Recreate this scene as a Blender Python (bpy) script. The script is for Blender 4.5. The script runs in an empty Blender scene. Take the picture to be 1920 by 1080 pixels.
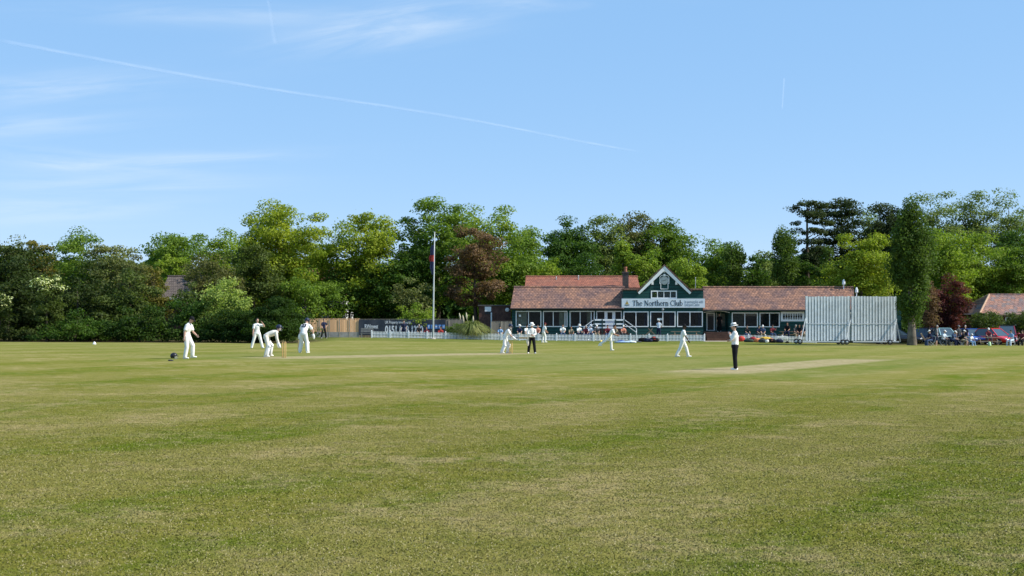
import bpy, math, random
import numpy as np
from mathutils import Vector, Matrix
C = bpy.context.scene.collection
sc = bpy.context.scene
R = math.radians
random.seed(5)
F, HZ, EYE = 2500.0, 608.0, 1.72          # focal length in photo pixels, horizon row, eye height

# ------------------------------------------------------------ camera, sky, sun, exposure
cam = bpy.data.cameras.new('camera'); cam.sensor_width = 36; cam.lens = F / 1920 * 36
cam.shift_y = (HZ - 540) / 1920; cam.clip_end = 400000; cam.clip_start = .1
co = bpy.data.objects.new('camera', cam); C.objects.link(co)
co.location = (0, 0, EYE); co.rotation_euler = (math.pi / 2, 0, 0); sc.camera = co

SUN_EL, SUN_AZ = 42.0, -9.0                # azimuth from +X towards +Y
sdir = Vector((math.cos(R(SUN_EL)) * math.cos(R(SUN_AZ)), math.cos(R(SUN_EL)) * math.sin(R(SUN_AZ)), math.sin(R(SUN_EL))))
sl = bpy.data.lights.new('sun', 'SUN'); sl.energy = 4.6; sl.angle = R(.53); sl.color = (1, .95, .86)
so = bpy.data.objects.new('sun', sl); C.objects.link(so); so.rotation_euler = sdir.to_track_quat('Z', 'Y').to_euler()
sc.view_settings.view_transform = 'Standard'; sc.view_settings.look = 'None'
sc.view_settings.exposure = 0.55; sc.view_settings.gamma = 1

w = bpy.data.worlds.new('World'); sc.world = w; w.use_nodes = True
wn, wl = w.node_tree.nodes, w.node_tree.links
sky = wn.new('ShaderNodeTexSky'); sky.sky_type = 'NISHITA'; sky.sun_disc = False
sky.sun_elevation = R(SUN_EL); sky.sun_rotation = R(90 - SUN_AZ)
sky.air_density = 1.0; sky.dust_density = .1; sky.ozone_density = 5; sky.altitude = 3000
bg = wn['Background']; bg.inputs[1].default_value = .1
def N(nt, t, **kw):
    n = nt.nodes.new(t)
    for k, v in kw.items(): setattr(n, k, v)
    return n
def math_(nt, op, a, b=None, c=None, clamp=False):
    n = N(nt, 'ShaderNodeMath', operation=op, use_clamp=clamp)
    for i, v in enumerate((a, b, c)):
        if v is None: continue
        if isinstance(v, (int, float)): n.inputs[i].default_value = v
        else: nt.links.new(v, n.inputs[i])
    return n.outputs[0]
def mix_(nt, f, a, b, mode='MIX'):
    n = N(nt, 'ShaderNodeMix', data_type='RGBA', blend_type=mode)
    for s, v in ((n.inputs[0], f), (n.inputs[6], a), (n.inputs[7], b)):
        if isinstance(v, (int, float)): s.default_value = v
        elif isinstance(v, tuple): s.default_value = (*v, 1) if len(v) == 3 else v
        else: nt.links.new(v, s)
    return n.outputs[2]
def noise_(nt, vec, scale, detail=4, rough=.55, dist=0):
    n = N(nt, 'ShaderNodeTexNoise'); n.inputs['Scale'].default_value = scale
    n.inputs['Detail'].default_value = detail; n.inputs['Roughness'].default_value = rough
    n.inputs['Distortion'].default_value = dist
    if vec is not None: nt.links.new(vec, n.inputs['Vector'])
    return n.outputs[0]
def ramp_(nt, v, a, b):
    n = N(nt, 'ShaderNodeMapRange', interpolation_type='SMOOTHSTEP'); nt.links.new(v, n.inputs[0])
    n.inputs[1].default_value = a; n.inputs[2].default_value = b
    return n.outputs[0]
# thin cirrus: part of the sky itself, laid out by direction
nt = w.node_tree
tc = N(nt, 'ShaderNodeTexCoord'); sp = N(nt, 'ShaderNodeSeparateXYZ'); wl.new(tc.outputs['Generated'], sp.inputs[0])
yy = math_(nt, 'MAXIMUM', sp.outputs[1], .05)
u = math_(nt, 'DIVIDE', sp.outputs[0], yy); v = math_(nt, 'DIVIDE', sp.outputs[2], yy)
def wisp(cx, cy, rx, ry, slope, amt, sx, sy, off):
    du = math_(nt, 'SUBTRACT', u, (cx - 960) / F); dv = math_(nt, 'SUBTRACT', v, (HZ - cy) / F)
    dv = math_(nt, 'SUBTRACT', dv, math_(nt, 'MULTIPLY', du, slope))
    cb = N(nt, 'ShaderNodeCombineXYZ'); wl.new(math_(nt, 'MULTIPLY_ADD', du, sx, off), cb.inputs[0]); wl.new(math_(nt, 'MULTIPLY', dv, sy), cb.inputs[1])
    nz = ramp_(nt, noise_(nt, cb.outputs[0], 1, 6, .6, .6), .3, .78)
    e = math_(nt, 'ADD', math_(nt, 'POWER', math_(nt, 'ABSOLUTE', math_(nt, 'DIVIDE', du, rx / F)), 2), math_(nt, 'POWER', math_(nt, 'ABSOLUTE', math_(nt, 'DIVIDE', dv, ry / F)), 2))
    m = math_(nt, 'MULTIPLY', math_(nt, 'EXPONENT', math_(nt, 'MULTIPLY', e, -1)), nz)
    return math_(nt, 'MULTIPLY', m, amt)
tot = None
for a in ((740, 45, 190, 40, .16, .55, 9, 60, 0), (430, 28, 300, 20, -.03, .3, 6, 60, 3), (90, 165, 230, 30, .05, .35, 6, 70, 7),
          (60, 235, 180, 22, .06, .35, 8, 80, 11), (300, 303, 230, 14, .05, .5, 7, 90, 17), (120, 300, 200, 16, -.1, .4, 7, 90, 21),
          (220, 345, 260, 18, .02, .35, 6, 80, 23), (1050, 5, 200, 14, .05, .3, 7, 70, 29), (60, 395, 260, 26, .03, .4, 5, 60, 31)):
    q = wisp(*a); tot = q if tot is None else math_(nt, 'ADD', tot, q)
tot = math_(nt, 'MINIMUM', tot, .6)
skyc = N(nt, 'ShaderNodeHueSaturation'); skyc.inputs['Saturation'].default_value = 1.0; wl.new(sky.outputs[0], skyc.inputs['Color'])
wl.new(mix_(nt, tot, mix_(nt, 1, mix_(nt, 1, skyc.outputs[0], (.72, .467, .283), 'MULTIPLY'), (1.22, 2.78, 5.12), 'ADD'), (6.0, 6.7, 7.4)), bg.inputs[0])

# ------------------------------------------------------------ helpers
def sm(a, b, x):
    t = np.clip((np.asarray(x, float) - a) / (b - a), 0, 1); return t * t * (3 - 2 * t)
def zg(x, y):
    x = np.asarray(x, float); y = np.asarray(y, float)
    s = np.interp(x, [-60, -45, -12, -5, 0, 9, 60], [.46, .42, .26, .13, .02, -.06, -.08])
    b = .20 * sm(112, 123, y) * sm(30, 20, x)
    return s * sm(18, 52, y) + b
def P(px, py, Y): return ((px - 960) * Y / F, Y, EYE - (py - HZ) * Y / F)
def X_(px, Y): return (px - 960) * Y / F
def Z_(py, Y): return EYE - (py - HZ) * Y / F

_m = {}
def M(name, col, rough=.7, var=.15, scale=6, spec=.25, bump=0., metal=0.):
    if name in _m: return _m[name]
    m = bpy.data.materials.new(name); m.use_nodes = True; t = m.node_tree; b = t.nodes['Principled BSDF']
    b.inputs['Roughness'].default_value = rough; b.inputs['Specular IOR Level'].default_value = spec; b.inputs['Metallic'].default_value = metal
    g = N(t, 'ShaderNodeTexCoord')
    nz = noise_(t, g.outputs['Object'], scale, 5, .6)
    lo = tuple(c * (1 - var) for c in col); hi = tuple(min(1, c * (1 + var)) for c in col)
    t.links.new(mix_(t, ramp_(t, nz, .3, .7), lo, hi), b.inputs['Base Color'])
    if bump:
        bp = N(t, 'ShaderNodeBump'); bp.inputs['Strength'].default_value = bump; bp.inputs['Distance'].default_value = .02
        t.links.new(noise_(t, g.outputs['Object'], scale * 4, 4), bp.inputs['Height']); t.links.new(bp.outputs[0], b.inputs['Normal'])
    _m[name] = m; return m

class MB:
    def __init__(s): s.v = []; s.f = []
    def add(s, vs, fs):
        o = len(s.v); s.v += [tuple(map(float, q)) for q in vs]; s.f += [tuple(i + o for i in f) for f in fs]; return s
    def box(s, x0, x1, y0, y1, z0, z1):
        return s.add([(x0, y0, z0), (x1, y0, z0), (x1, y1, z0), (x0, y1, z0), (x0, y0, z1), (x1, y0, z1), (x1, y1, z1), (x0, y1, z1)],
                     [(0, 3, 2, 1), (4, 5, 6, 7), (0, 1, 5, 4), (1, 2, 6, 5), (2, 3, 7, 6), (3, 0, 4, 7)])
    def prism(s, poly, y0, y1):            # poly of (x,z), counter-clockwise seen from -Y
        n = len(poly)
        return s.add([(x, y0, z) for x, z in poly] + [(x, y1, z) for x, z in poly],
                     [tuple(range(n)), tuple(range(2 * n - 1, n - 1, -1))] + [(i, i + n, (i + 1) % n + n, (i + 1) % n) for i in range(n)])
    def bar(s, a, b, wx, wz):              # rectangular beam from a to b
        a, b = Vector(a), Vector(b); d = (b - a).normalized()
        r = Vector((0, 1, 0)) if abs(d.y) < .9 else Vector((1, 0, 0)); p = d.cross(r).normalized(); q = p.cross(d).normalized()
        vs = [e + p * (i * wx / 2) + q * (j * wz / 2) for e in (a, b) for i, j in ((-1, -1), (1, -1), (1, 1), (-1, 1))]
        return s.add(vs, [(3, 2, 1, 0), (4, 5, 6, 7), (0, 1, 5, 4), (1, 2, 6, 5), (2, 3, 7, 6), (3, 0, 4, 7)])
    def tube(s, pts, rad, n=8, ref=(0, 1, 0), cap=True):   # rad: r or (r along ref, r across)
        pts = [Vector(p) for p in pts]; rad = [(r, r) if isinstance(r, (int, float)) else r for r in rad]
        if cap:                            # rounded ends
            d0 = (pts[0] - pts[1]).normalized(); d1 = (pts[-1] - pts[-2]).normalized(); a, b = rad[0], rad[-1]
            e0, e1 = min(a) * .75, min(b) * .75
            pts = [pts[0] + d0 * e0, pts[0] + d0 * e0 * .6] + pts + [pts[-1] + d1 * e1 * .6, pts[-1] + d1 * e1]
            rad = [(a[0] * .25, a[1] * .25), (a[0] * .75, a[1] * .75)] + rad + [(b[0] * .75, b[1] * .75), (b[0] * .25, b[1] * .25)]
        vs = []; k = len(pts)
        for i in range(k):
            t = (pts[min(i + 1, k - 1)] - pts[max(i - 1, 0)]).normalized(); rf = Vector(ref)
            if abs(t.dot(rf.normalized())) > .95: rf = Vector((1, 0, 0)) if abs(t.x) < .9 else Vector((0, 0, 1))
            a = (rf - t * rf.dot(t)).normalized(); b = t.cross(a)
            vs += [pts[i] + a * (rad[i][0] * math.cos(2 * math.pi * j / n)) + b * (rad[i][1] * math.sin(2 * math.pi * j / n)) for j in range(n)]
        fs = [(i * n + j, i * n + (j + 1) % n, (i + 1) * n + (j + 1) % n, (i + 1) * n + j) for i in range(k - 1) for j in range(n)]
        fs += [tuple(range(n - 1, -1, -1)), tuple(range((k - 1) * n, k * n))]
        return s.add(vs, fs)
    def lathe(s, prof, c=(0, 0, 0), n=16):  # profile of (r,z), closed by end fans
        vs = [(c[0] + r * math.cos(2 * math.pi * j / n), c[1] + r * math.sin(2 * math.pi * j / n), c[2] + z) for r, z in prof for j in range(n)]
        k = len(prof)
        fs = [(i * n + j, i * n + (j + 1) % n, (i + 1) * n + (j + 1) % n, (i + 1) * n + j) for i in range(k - 1) for j in range(n)]
        fs += [tuple(range(n - 1, -1, -1)), tuple(range((k - 1) * n, k * n))]
        return s.add(vs, fs)
    def ball(s, c, r, n=10):
        r = (r, r, r) if isinstance(r, (int, float)) else r
        vs = []; 
        for i in range(n + 1):
            t = math.pi * (i + .02) / (n + .04)
            vs += [(c[0] + r[0] * math.sin(t) * math.cos(2 * math.pi * j / n), c[1] + r[1] * math.sin(t) * math.sin(2 * math.pi * j / n), c[2] - r[2] * math.cos(t)) for j in range(n)]
        fs = [(i * n + j, i * n + (j + 1) % n, (i + 1) * n + (j + 1) % n, (i + 1) * n + j) for i in range(n) for j in range(n)]
        fs += [tuple(range(n - 1, -1, -1)), tuple(range(n * n, n * n + n))]
        return s.add(vs, fs)
    def xf(s, mat): s.v = [tuple(mat @ Vector(q)) for q in s.v]; return s
    def build(s, name, m, parent=None, local=False, smooth=False, bevel=0, mods=()):
        me = bpy.data.meshes.new(name); o = bpy.data.objects.new(name, me)
        l = Vector((0, 0, 0))
        q_ = parent
        while q_ is not None and not local: l = l + q_.location; q_ = q_.parent
        me.from_pydata([(q[0] - l[0], q[1] - l[1], q[2] - l[2]) for q in s.v], [], s.f)
        if smooth: me.polygons.foreach_set('use_smooth', [True] * len(me.polygons))
        me.materials.append(m); C.objects.link(o); o.parent = parent
        if bevel:
            b = o.modifiers.new('bevel', 'BEVEL'); b.width = bevel; b.segments = 2; b.limit_method = 'ANGLE'
        for t, kw in mods:
            b = o.modifiers.new(t.lower(), t)
            for k, val in kw.items(): setattr(b, k, val)
        return o
def tag(o, label, cat, group=None, kind=None):
    if label: o['label'] = label
    if cat: o['category'] = cat
    if group: o['group'] = group
    if kind: o['kind'] = kind
    return o
def thing(name, label, cat, loc, rz=0, group=None):
    o = bpy.data.objects.new(name, None); C.objects.link(o); o.location = loc; o.rotation_euler = (0, 0, rz); o.empty_display_size = .3
    return tag(o, label, cat, group)
def npmesh(name, V, n, mat, parent=None, smooth=False):   # V: (k*n,3) vertices, every n a face
    V = np.ascontiguousarray(V, np.float32); me = bpy.data.meshes.new(name); k = len(V) // n
    me.vertices.add(len(V)); me.vertices.foreach_set('co', V.ravel())
    me.loops.add(len(V)); me.loops.foreach_set('vertex_index', np.arange(len(V), dtype=np.int32))
    me.polygons.add(k); me.polygons.foreach_set('loop_start', np.arange(0, len(V), n, dtype=np.int32))
    try: me.polygons.foreach_set('loop_total', np.full(k, n, np.int32))
    except Exception: pass
    me.update(calc_edges=True); me.materials.append(mat)
    o = bpy.data.objects.new(name, me); C.objects.link(o); o.parent = parent; return o
def text(s, x0, x1, zc, h, y, m, parent, name='lettering', offs=.0):
    cu = bpy.data.curves.new(name, 'FONT'); cu.body = s; cu.size = 1; cu.offset = offs; cu.extrude = .004
    t = bpy.data.objects.new(name, cu); C.objects.link(t); bpy.context.view_layer.update()
    me = bpy.data.meshes.new_from_object(t.evaluated_get(bpy.context.evaluated_depsgraph_get()))
    bpy.data.objects.remove(t)
    V = np.array([q.co[:] for q in me.vertices]); lo, hi = V.min(0), V.max(0)
    o = bpy.data.objects.new(name, me); C.objects.link(o)
    l = Vector((0, 0, 0)); q_ = parent
    while q_ is not None: l = l + q_.location; q_ = q_.parent
    zb = 0 if h > 0 else lo[1]; top = hi[1]; hh = abs(h)
    for q in me.vertices:
        a, b, c = q.co
        q.co = (x0 + (a - lo[0]) / (hi[0] - lo[0]) * (x1 - x0) - l[0], y - c - l[1], zc - hh / 2 + (b - zb) / (top - zb) * hh - l[2])
    me.materials.clear(); me.materials.append(m); o.parent = parent; return o

# ------------------------------------------------------------ the ground
ng = bpy.data.node_groups.new('grass_colour', 'ShaderNodeTree')
ng.interface.new_socket('Color', in_out='OUTPUT', socket_type='NodeSocketColor')
ng.interface.new_socket('Worn', in_out='OUTPUT', socket_type='NodeSocketFloat')
go = ng.nodes.new('NodeGroupOutput')
ge = N(ng, 'ShaderNodeNewGeometry'); sep = N(ng, 'ShaderNodeSeparateXYZ'); ng.links.new(ge.outputs['Position'], sep.inputs[0])
px_, py_ = sep.outputs[0], sep.outputs[1]
fl = N(ng, 'ShaderNodeCombineXYZ'); ng.links.new(px_, fl.inputs[0]); ng.links.new(py_, fl.inputs[1]); pos = fl.outputs[0]
al = math_(ng, 'ADD', math_(ng, 'MULTIPLY', px_, .50), math_(ng, 'MULTIPLY', py_, .866))       # along the mowing
ac = math_(ng, 'SUBTRACT', math_(ng, 'MULTIPLY', px_, .866), math_(ng, 'MULTIPLY', py_, .50))  # across it
st = N(ng, 'ShaderNodeCombineXYZ'); ng.links.new(math_(ng, 'MULTIPLY', al, .22), st.inputs[0]); ng.links.new(ac, st.inputs[1])
big = noise_(ng, pos, .11, 4, .6); mid = noise_(ng, pos, .55, 5, .62); fine = noise_(ng, pos, 3.2, 6, .7); tiny = noise_(ng, pos, 70, 3, .75)
streak = noise_(ng, st.outputs[0], .75, 5, .6)
wob = math_(ng, 'MULTIPLY_ADD', noise_(ng, pos, .22, 5, .6), 4.5, math_(ng, 'ADD', ac, -1.1))
stripe = math_(ng, 'MULTIPLY_ADD', math_(ng, 'SINE', math_(ng, 'MULTIPLY', wob, 2 * math.pi / 6.2)), .5, .5)
col = mix_(ng, ramp_(ng, fine, .3, .7), (.128, .138, .022), (.200, .184, .042))
col = mix_(ng, math_(ng, 'MULTIPLY', ramp_(ng, stripe, .25, .75), .42), col, (.225, .200, .066))
lush = math_(ng, 'MULTIPLY', ramp_(ng, math_(ng, 'MULTIPLY_ADD', streak, .5, math_(ng, 'MULTIPLY', mid, .5)), .44, .58), ramp_(ng, stripe, .75, .3))
col = mix_(ng, math_(ng, 'MULTIPLY', lush, .9), col, (.092, .130, .010))
dry = ramp_(ng, math_(ng, 'ADD', math_(ng, 'MULTIPLY', mid, .55), math_(ng, 'MULTIPLY', big, .45)), .46, .60)
dry = math_(ng, 'MULTIPLY', dry, ramp_(ng, fine, .32, .62))
col = mix_(ng, math_(ng, 'MULTIPLY', dry, .85), col, (.320, .255, .118))
spk = ramp_(ng, tiny, .56, .68)
col = mix_(ng, math_(ng, 'MULTIPLY', spk, .45), col, (.30, .25, .12))
col = mix_(ng, math_(ng, 'MULTIPLY', ramp_(ng, tiny, .46, .34), .5), col, (.055, .085, .016))
far = ramp_(ng, py_, 45, 90)
col = mix_(ng, math_(ng, 'MULTIPLY', far, .35), col, (.200, .205, .066))
edge = math_(ng, 'MULTIPLY', ramp_(ng, math_(ng, 'MULTIPLY_ADD', math_(ng, 'SUBTRACT', mid, .5), 4, py_), 100.0, 101.2), ramp_(ng, px_, -15.2, -17.5))  # left hedge foot: bare earth, with the hedge's shade painted in as dark colour
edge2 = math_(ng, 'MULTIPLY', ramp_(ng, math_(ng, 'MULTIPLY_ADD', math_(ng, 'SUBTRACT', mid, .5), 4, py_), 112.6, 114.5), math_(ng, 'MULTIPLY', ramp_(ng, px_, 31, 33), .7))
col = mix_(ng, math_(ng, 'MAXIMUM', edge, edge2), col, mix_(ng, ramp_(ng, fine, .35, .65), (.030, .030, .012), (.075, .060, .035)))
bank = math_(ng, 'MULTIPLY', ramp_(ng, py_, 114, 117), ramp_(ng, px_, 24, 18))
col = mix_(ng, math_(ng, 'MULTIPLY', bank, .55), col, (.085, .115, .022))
def strip(cx, cy, hl, hw, soft):
    a0 = cx * .491 + cy * .871; c0 = cx * .871 - cy * .491
    a = math_(ng, 'ABSOLUTE', math_(ng, 'SUBTRACT', math_(ng, 'ADD', math_(ng, 'MULTIPLY', px_, .491), math_(ng, 'MULTIPLY', py_, .871)), a0))
    c = math_(ng, 'ABSOLUTE', math_(ng, 'SUBTRACT', math_(ng, 'SUBTRACT', math_(ng, 'MULTIPLY', px_, .871), math_(ng, 'MULTIPLY', py_, .491)), c0))
    a = math_(ng, 'MULTIPLY_ADD', math_(ng, 'SUBTRACT', mid, .5), 2.5, a); c = math_(ng, 'MULTIPLY_ADD', math_(ng, 'SUBTRACT', mid, .5), .6, c)
    return math_(ng, 'MULTIPLY', ramp_(ng, a, hl + soft, hl - soft), ramp_(ng, c, hw + soft * .25, hw - soft * .25))
pa = strip(-5.15, 68.4, 11.8, 1.3, 1.6); pb = strip(12.3, 58.0, 11.2, 1.6, 1.8); sq = strip(3, 63, 14, 16, 3)
col = mix_(ng, math_(ng, 'MULTIPLY', sq, .35), col, (.150, .175, .060))
soil = mix_(ng, ramp_(ng, fine, .35, .65), (.27, .22, .12), (.36, .30, .18))
wa = math_(ng, 'MULTIPLY', pa, math_(ng, 'MULTIPLY_ADD', ramp_(ng, mid, .3, .6), .35, .62))
wb = math_(ng, 'MULTIPLY', pb, math_(ng, 'MULTIPLY_ADD', ramp_(ng, mid, .3, .6), .40, .60))
worn = math_(ng, 'MAXIMUM', wa, wb)
col = mix_(ng, worn, col, soil)
mot = noise_(ng, pos, 1.5, 6, .68)
col = mix_(ng, math_(ng, 'MULTIPLY', ramp_(ng, mot, .52, .66), .5), col, mix_(ng, 1, col, (.62, .74, .50), 'MULTIPLY'))
col = mix_(ng, math_(ng, 'MULTIPLY', ramp_(ng, mot, .46, .34), .45), col, (.27, .22, .11))
col = mix_(ng, 1, col, mix_(ng, ramp_(ng, py_, 60, 20), (1.02, 1.02, .98), (.96, .95, .93)), 'MULTIPLY')
ng.links.new(col, go.inputs[0]); ng.links.new(worn, go.inputs[1])

def grass_mat(name, blade):
    m = bpy.data.materials.new(name); m.use_nodes = True; t = m.node_tree; b = t.nodes['Principled BSDF']
    g = N(t, 'ShaderNodeGroup'); g.node_tree = ng
    b.inputs['Roughness'].default_value = .9; b.inputs['Specular IOR Level'].default_value = 0
    ge = N(t, 'ShaderNodeNewGeometry'); c = g.outputs[0]
    if blade:
        c = mix_(t, ge.outputs['Random Per Island'], mix_(t, 1, c, (.9, .92, .88), 'MULTIPLY'), mix_(t, 1, c, (1.42, 1.36, 1.3), 'MULTIPLY'))
        c = mix_(t, ramp_(t, ge.outputs['Random Per Island'], .88, .92), c, (.40, .34, .19))
        vm = N(t, 'ShaderNodeVectorMath', operation='MULTIPLY_ADD'); t.links.new(ge.outputs['Normal'], vm.inputs[0]); vm.inputs[1].default_value = (.45, .45, .3); vm.inputs[2].default_value = (0, 0, .8)
        nn = N(t, 'ShaderNodeVectorMath', operation='NORMALIZE'); t.links.new(vm.outputs[0], nn.inputs[0]); t.links.new(nn.outputs[0], b.inputs['Normal'])
    else:
        bp = N(t, 'ShaderNodeBump'); bp.inputs['Strength'].default_value = .3; bp.inputs['Distance'].default_value = .02
        t.links.new(noise_(t, ge.outputs['Position'], 30, 4, .7), bp.inputs['Height']); t.links.new(bp.outputs[0], b.inputs['Normal'])
    t.links.new(c, b.inputs['Base Color']); return m
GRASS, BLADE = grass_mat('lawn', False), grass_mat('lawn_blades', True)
xs = np.concatenate([np.linspace(-700, -80, 14), np.linspace(-75, 75, 101), np.linspace(80, 700, 14)])
ys = np.concatenate([np.linspace(-60, -5, 6), np.linspace(0, 140, 94), np.linspace(150, 900, 16)])
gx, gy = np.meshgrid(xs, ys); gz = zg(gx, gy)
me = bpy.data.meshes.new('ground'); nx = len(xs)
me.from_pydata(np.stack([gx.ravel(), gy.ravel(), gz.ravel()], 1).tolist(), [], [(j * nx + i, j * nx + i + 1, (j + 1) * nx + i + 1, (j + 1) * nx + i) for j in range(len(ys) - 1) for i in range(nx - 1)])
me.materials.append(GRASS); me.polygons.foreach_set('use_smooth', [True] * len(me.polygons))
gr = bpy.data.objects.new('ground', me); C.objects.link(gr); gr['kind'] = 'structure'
# blades of mown grass, thinning with distance
rg = np.random.default_rng(3); nb = 1300000
t = rg.random(nb); y0, y1, p = 8.4, 46.0, .35
Yb = (y0 ** p + t * (y1 ** p - y0 ** p)) ** (1 / p); Xb = (rg.random(nb) * 2 - 1) * (Yb * .40 + .6)
k_ = .871 * (Xb - 11.8) - .491 * (Yb - 57.2); a_ = .491 * (Xb - 11.8) + .871 * (Yb - 57.2)
k2 = .871 * (Xb + 5.15) - .491 * (Yb - 68.4)
keep = ~((abs(k_) < 1.8) & (abs(a_) < 10.5)) & ~(abs(k2) < 1.8)
Xb, Yb = Xb[keep], Yb[keep]; nb = len(Xb); Zb = zg(Xb, Yb)
far_ = np.clip((Yb - 9) / 40, 0, 1); hgt = (.004 + .008 * rg.random(nb)) * np.clip((46 - Yb) / 28, .02, 1); wid = (.0022 + .0022 * rg.random(nb)) * (1 + Yb / 18)
th = rg.random(nb) * 2 * math.pi; lean = rg.normal(0, 1, (nb, 2)) * hgt[:, None] * 1.2
B = np.empty((nb, 3, 3), np.float32)
dx, dy = np.cos(th) * wid, np.sin(th) * wid
B[:, 0] = np.stack([Xb - dx, Yb - dy, Zb - .002], 1); B[:, 1] = np.stack([Xb + dx, Yb + dy, Zb - .002], 1)
B[:, 2] = np.stack([Xb + lean[:, 0], Yb + lean[:, 1], Zb + hgt], 1)
o = npmesh('grass', B.reshape(-1, 3), 3, BLADE); tag(o, 'short mown grass with dry straw patches across the outfield', 'grass', kind='stuff')

# ------------------------------------------------------------ trees
def leaf_mat(name, col, col2, trans=.42):
    m = bpy.data.materials.new(name); m.use_nodes = True; t = m.node_tree; b = t.nodes['Principled BSDF']
    ge = N(t, 'ShaderNodeNewGeometry'); tcx = N(t, 'ShaderNodeTexCoord')
    c = mix_(t, ramp_(t, noise_(t, tcx.outputs['Object'], .45, 3), .35, .65), col, col2)
    c = mix_(t, ge.outputs['Random Per Island'], mix_(t, 1, c, (1.05, 1.12, .8), 'MULTIPLY'), mix_(t, 1, c, (2.15, 2.15, 1.35), 'MULTIPLY'))
    b.inputs['Roughness'].default_value = .6; b.inputs['Specular IOR Level'].default_value = .15
    t.links.new(c, b.inputs['Base Color'])
    tr = N(t, 'ShaderNodeBsdfTranslucent'); t.links.new(mix_(t, 1, c, (1.15, 1.25, .6), 'MULTIPLY'), tr.inputs[0])
    mx = N(t, 'ShaderNodeMixShader'); mx.inputs[0].default_value = trans
    t.links.new(b.outputs[0], mx.inputs[1]); t.links.new(tr.outputs[0], mx.inputs[2])
    t.links.new(mx.outputs[0], t.nodes['Material Output'].inputs[0]); return m
LM = {k: leaf_mat('leaves_' + k, *v) for k, v in dict(
    lime=((.125, .165, .022), (.185, .205, .030)), spring=((.100, .150, .024), (.150, .190, .032)), mid=((.070, .115, .022), (.105, .150, .030)),
    deep=((.026, .055, .012), (.046, .082, .017)), olive=((.042, .060, .020), (.066, .084, .030)), holm=((.022, .034, .012), (.036, .050, .018)),
    brown=((.060, .068, .030), (.090, .086, .044)), gold=((.085, .078, .022), (.120, .100, .034)), copper=((.085, .050, .042), (.130, .080, .066)), laurel=((.016, .034, .007), (.028, .052, .010)), plum=((.048, .014, .020), (.095, .026, .034)),
    pine=((.022, .034, .018), (.038, .050, .026)), pale=((.170, .215, .070), (.230, .260, .110)), poplar=((.036, .063, .016), (.062, .092, .024)),
    aspen=((.090, .120, .045), (.125, .150, .065)), hedge=((.050, .088, .014), (.085, .125, .020)), blossom=((.40, .42, .30), (.66, .66, .56)), grey=((.085, .100, .050), (.13, .135, .075)), reed=((.10, .125, .055), (.19, .19, .11))).items()}
BARK = M('bark', (.085, .068, .050), .95, .35, 3, .1, .8)
PALEBARK = M('pale_bark', (.17, .145, .115), .95, .35, 2, .1, .8)

def crown_pts(rg, n, shape):
    """clump centres in the unit crown: x,y in -1..1, z 0..1"""
    out = []
    d = rg.normal(size=(6, 3)); d /= np.linalg.norm(d, axis=1)[:, None]; am = rg.uniform(-.16, .2, 6)
    while len(out) < n:
        q = rg.normal(size=3); q /= np.linalg.norm(q)
        r = rg.random() ** (.42 if shape != 'sparse' else .6)
        r *= 1 + sum(a * max(0, q @ e) ** 3 for a, e in zip(am, d))
        q = q * r
        if shape in ('round', 'sparse'):
            z = .5 + .5 * q[2]; x, y = q[0], q[1]
            if q[2] < .2:
                k = min(1.9, math.sqrt(max(.02, 1.02 - q[2] ** 4) / max(.05, 1.02 - q[2] ** 2))); x, y = x * k, y * k
        elif shape == 'dome':                    # skirts down to the ground
            z = abs(q[2]); x, y = q[0], q[1]
            if z < .5: x, y = x * 1.05, y * 1.05
            if rg.random() < .35: z *= .6
        elif shape == 'column':
            z = .5 + .5 * q[2]; wd = .30 + .82 * math.sin(math.pi * min(1, z * .86 + .12)) ** .8; x, y = q[0] * wd, q[1] * wd
        elif shape == 'cone':
            z = rg.random() ** 1.3; a = rg.random() * 2 * math.pi; rr = (1 - z) * math.sqrt(rg.random()) + .03; x, y = rr * math.cos(a), rr * math.sin(a)
        elif shape == 'spread':                  # flat-topped, layered
            z = .5 + .5 * q[2]; z = z ** .75; z = (math.floor(z * 6) + .5 + .25 * rg.normal()) / 6; x, y = q[0], q[1]
        elif shape == 'pine':                    # plates of needles on bare limbs
            k = rg.integers(0, 8); z = .12 + .86 * (k + .2 * rg.normal()) / 7.2; a = rg.integers(0, 5) * 1.2566 + k * .7 + .25 * rg.normal()
            rr = (.30 + .75 * math.sin(math.pi * min(1, max(0, .95 - z * .85)))) * rg.random() ** .5; x, y = rr * math.cos(a), rr * math.sin(a)
        out.append((x, y, z))
    return np.array(out)
def leaf_quads(rg, Pn, Nn, size):
    n = len(Pn); rv = rg.normal(size=(n, 3)); Tn = np.cross(Nn, rv); Tn /= np.linalg.norm(Tn, axis=1)[:, None] + 1e-9; Bn = np.cross(Nn, Tn)
    s = (size * rg.uniform(.6, 1.35, n))[:, None]
    Q = np.stack([Pn + Tn * s, Pn + Bn * s * .55 + Nn * s * .12, Pn - Tn * s, Pn - Bn * s * .55 + Nn * s * .12], 1)
    return Q.reshape(-1, 3)
_seed = [100]
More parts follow.
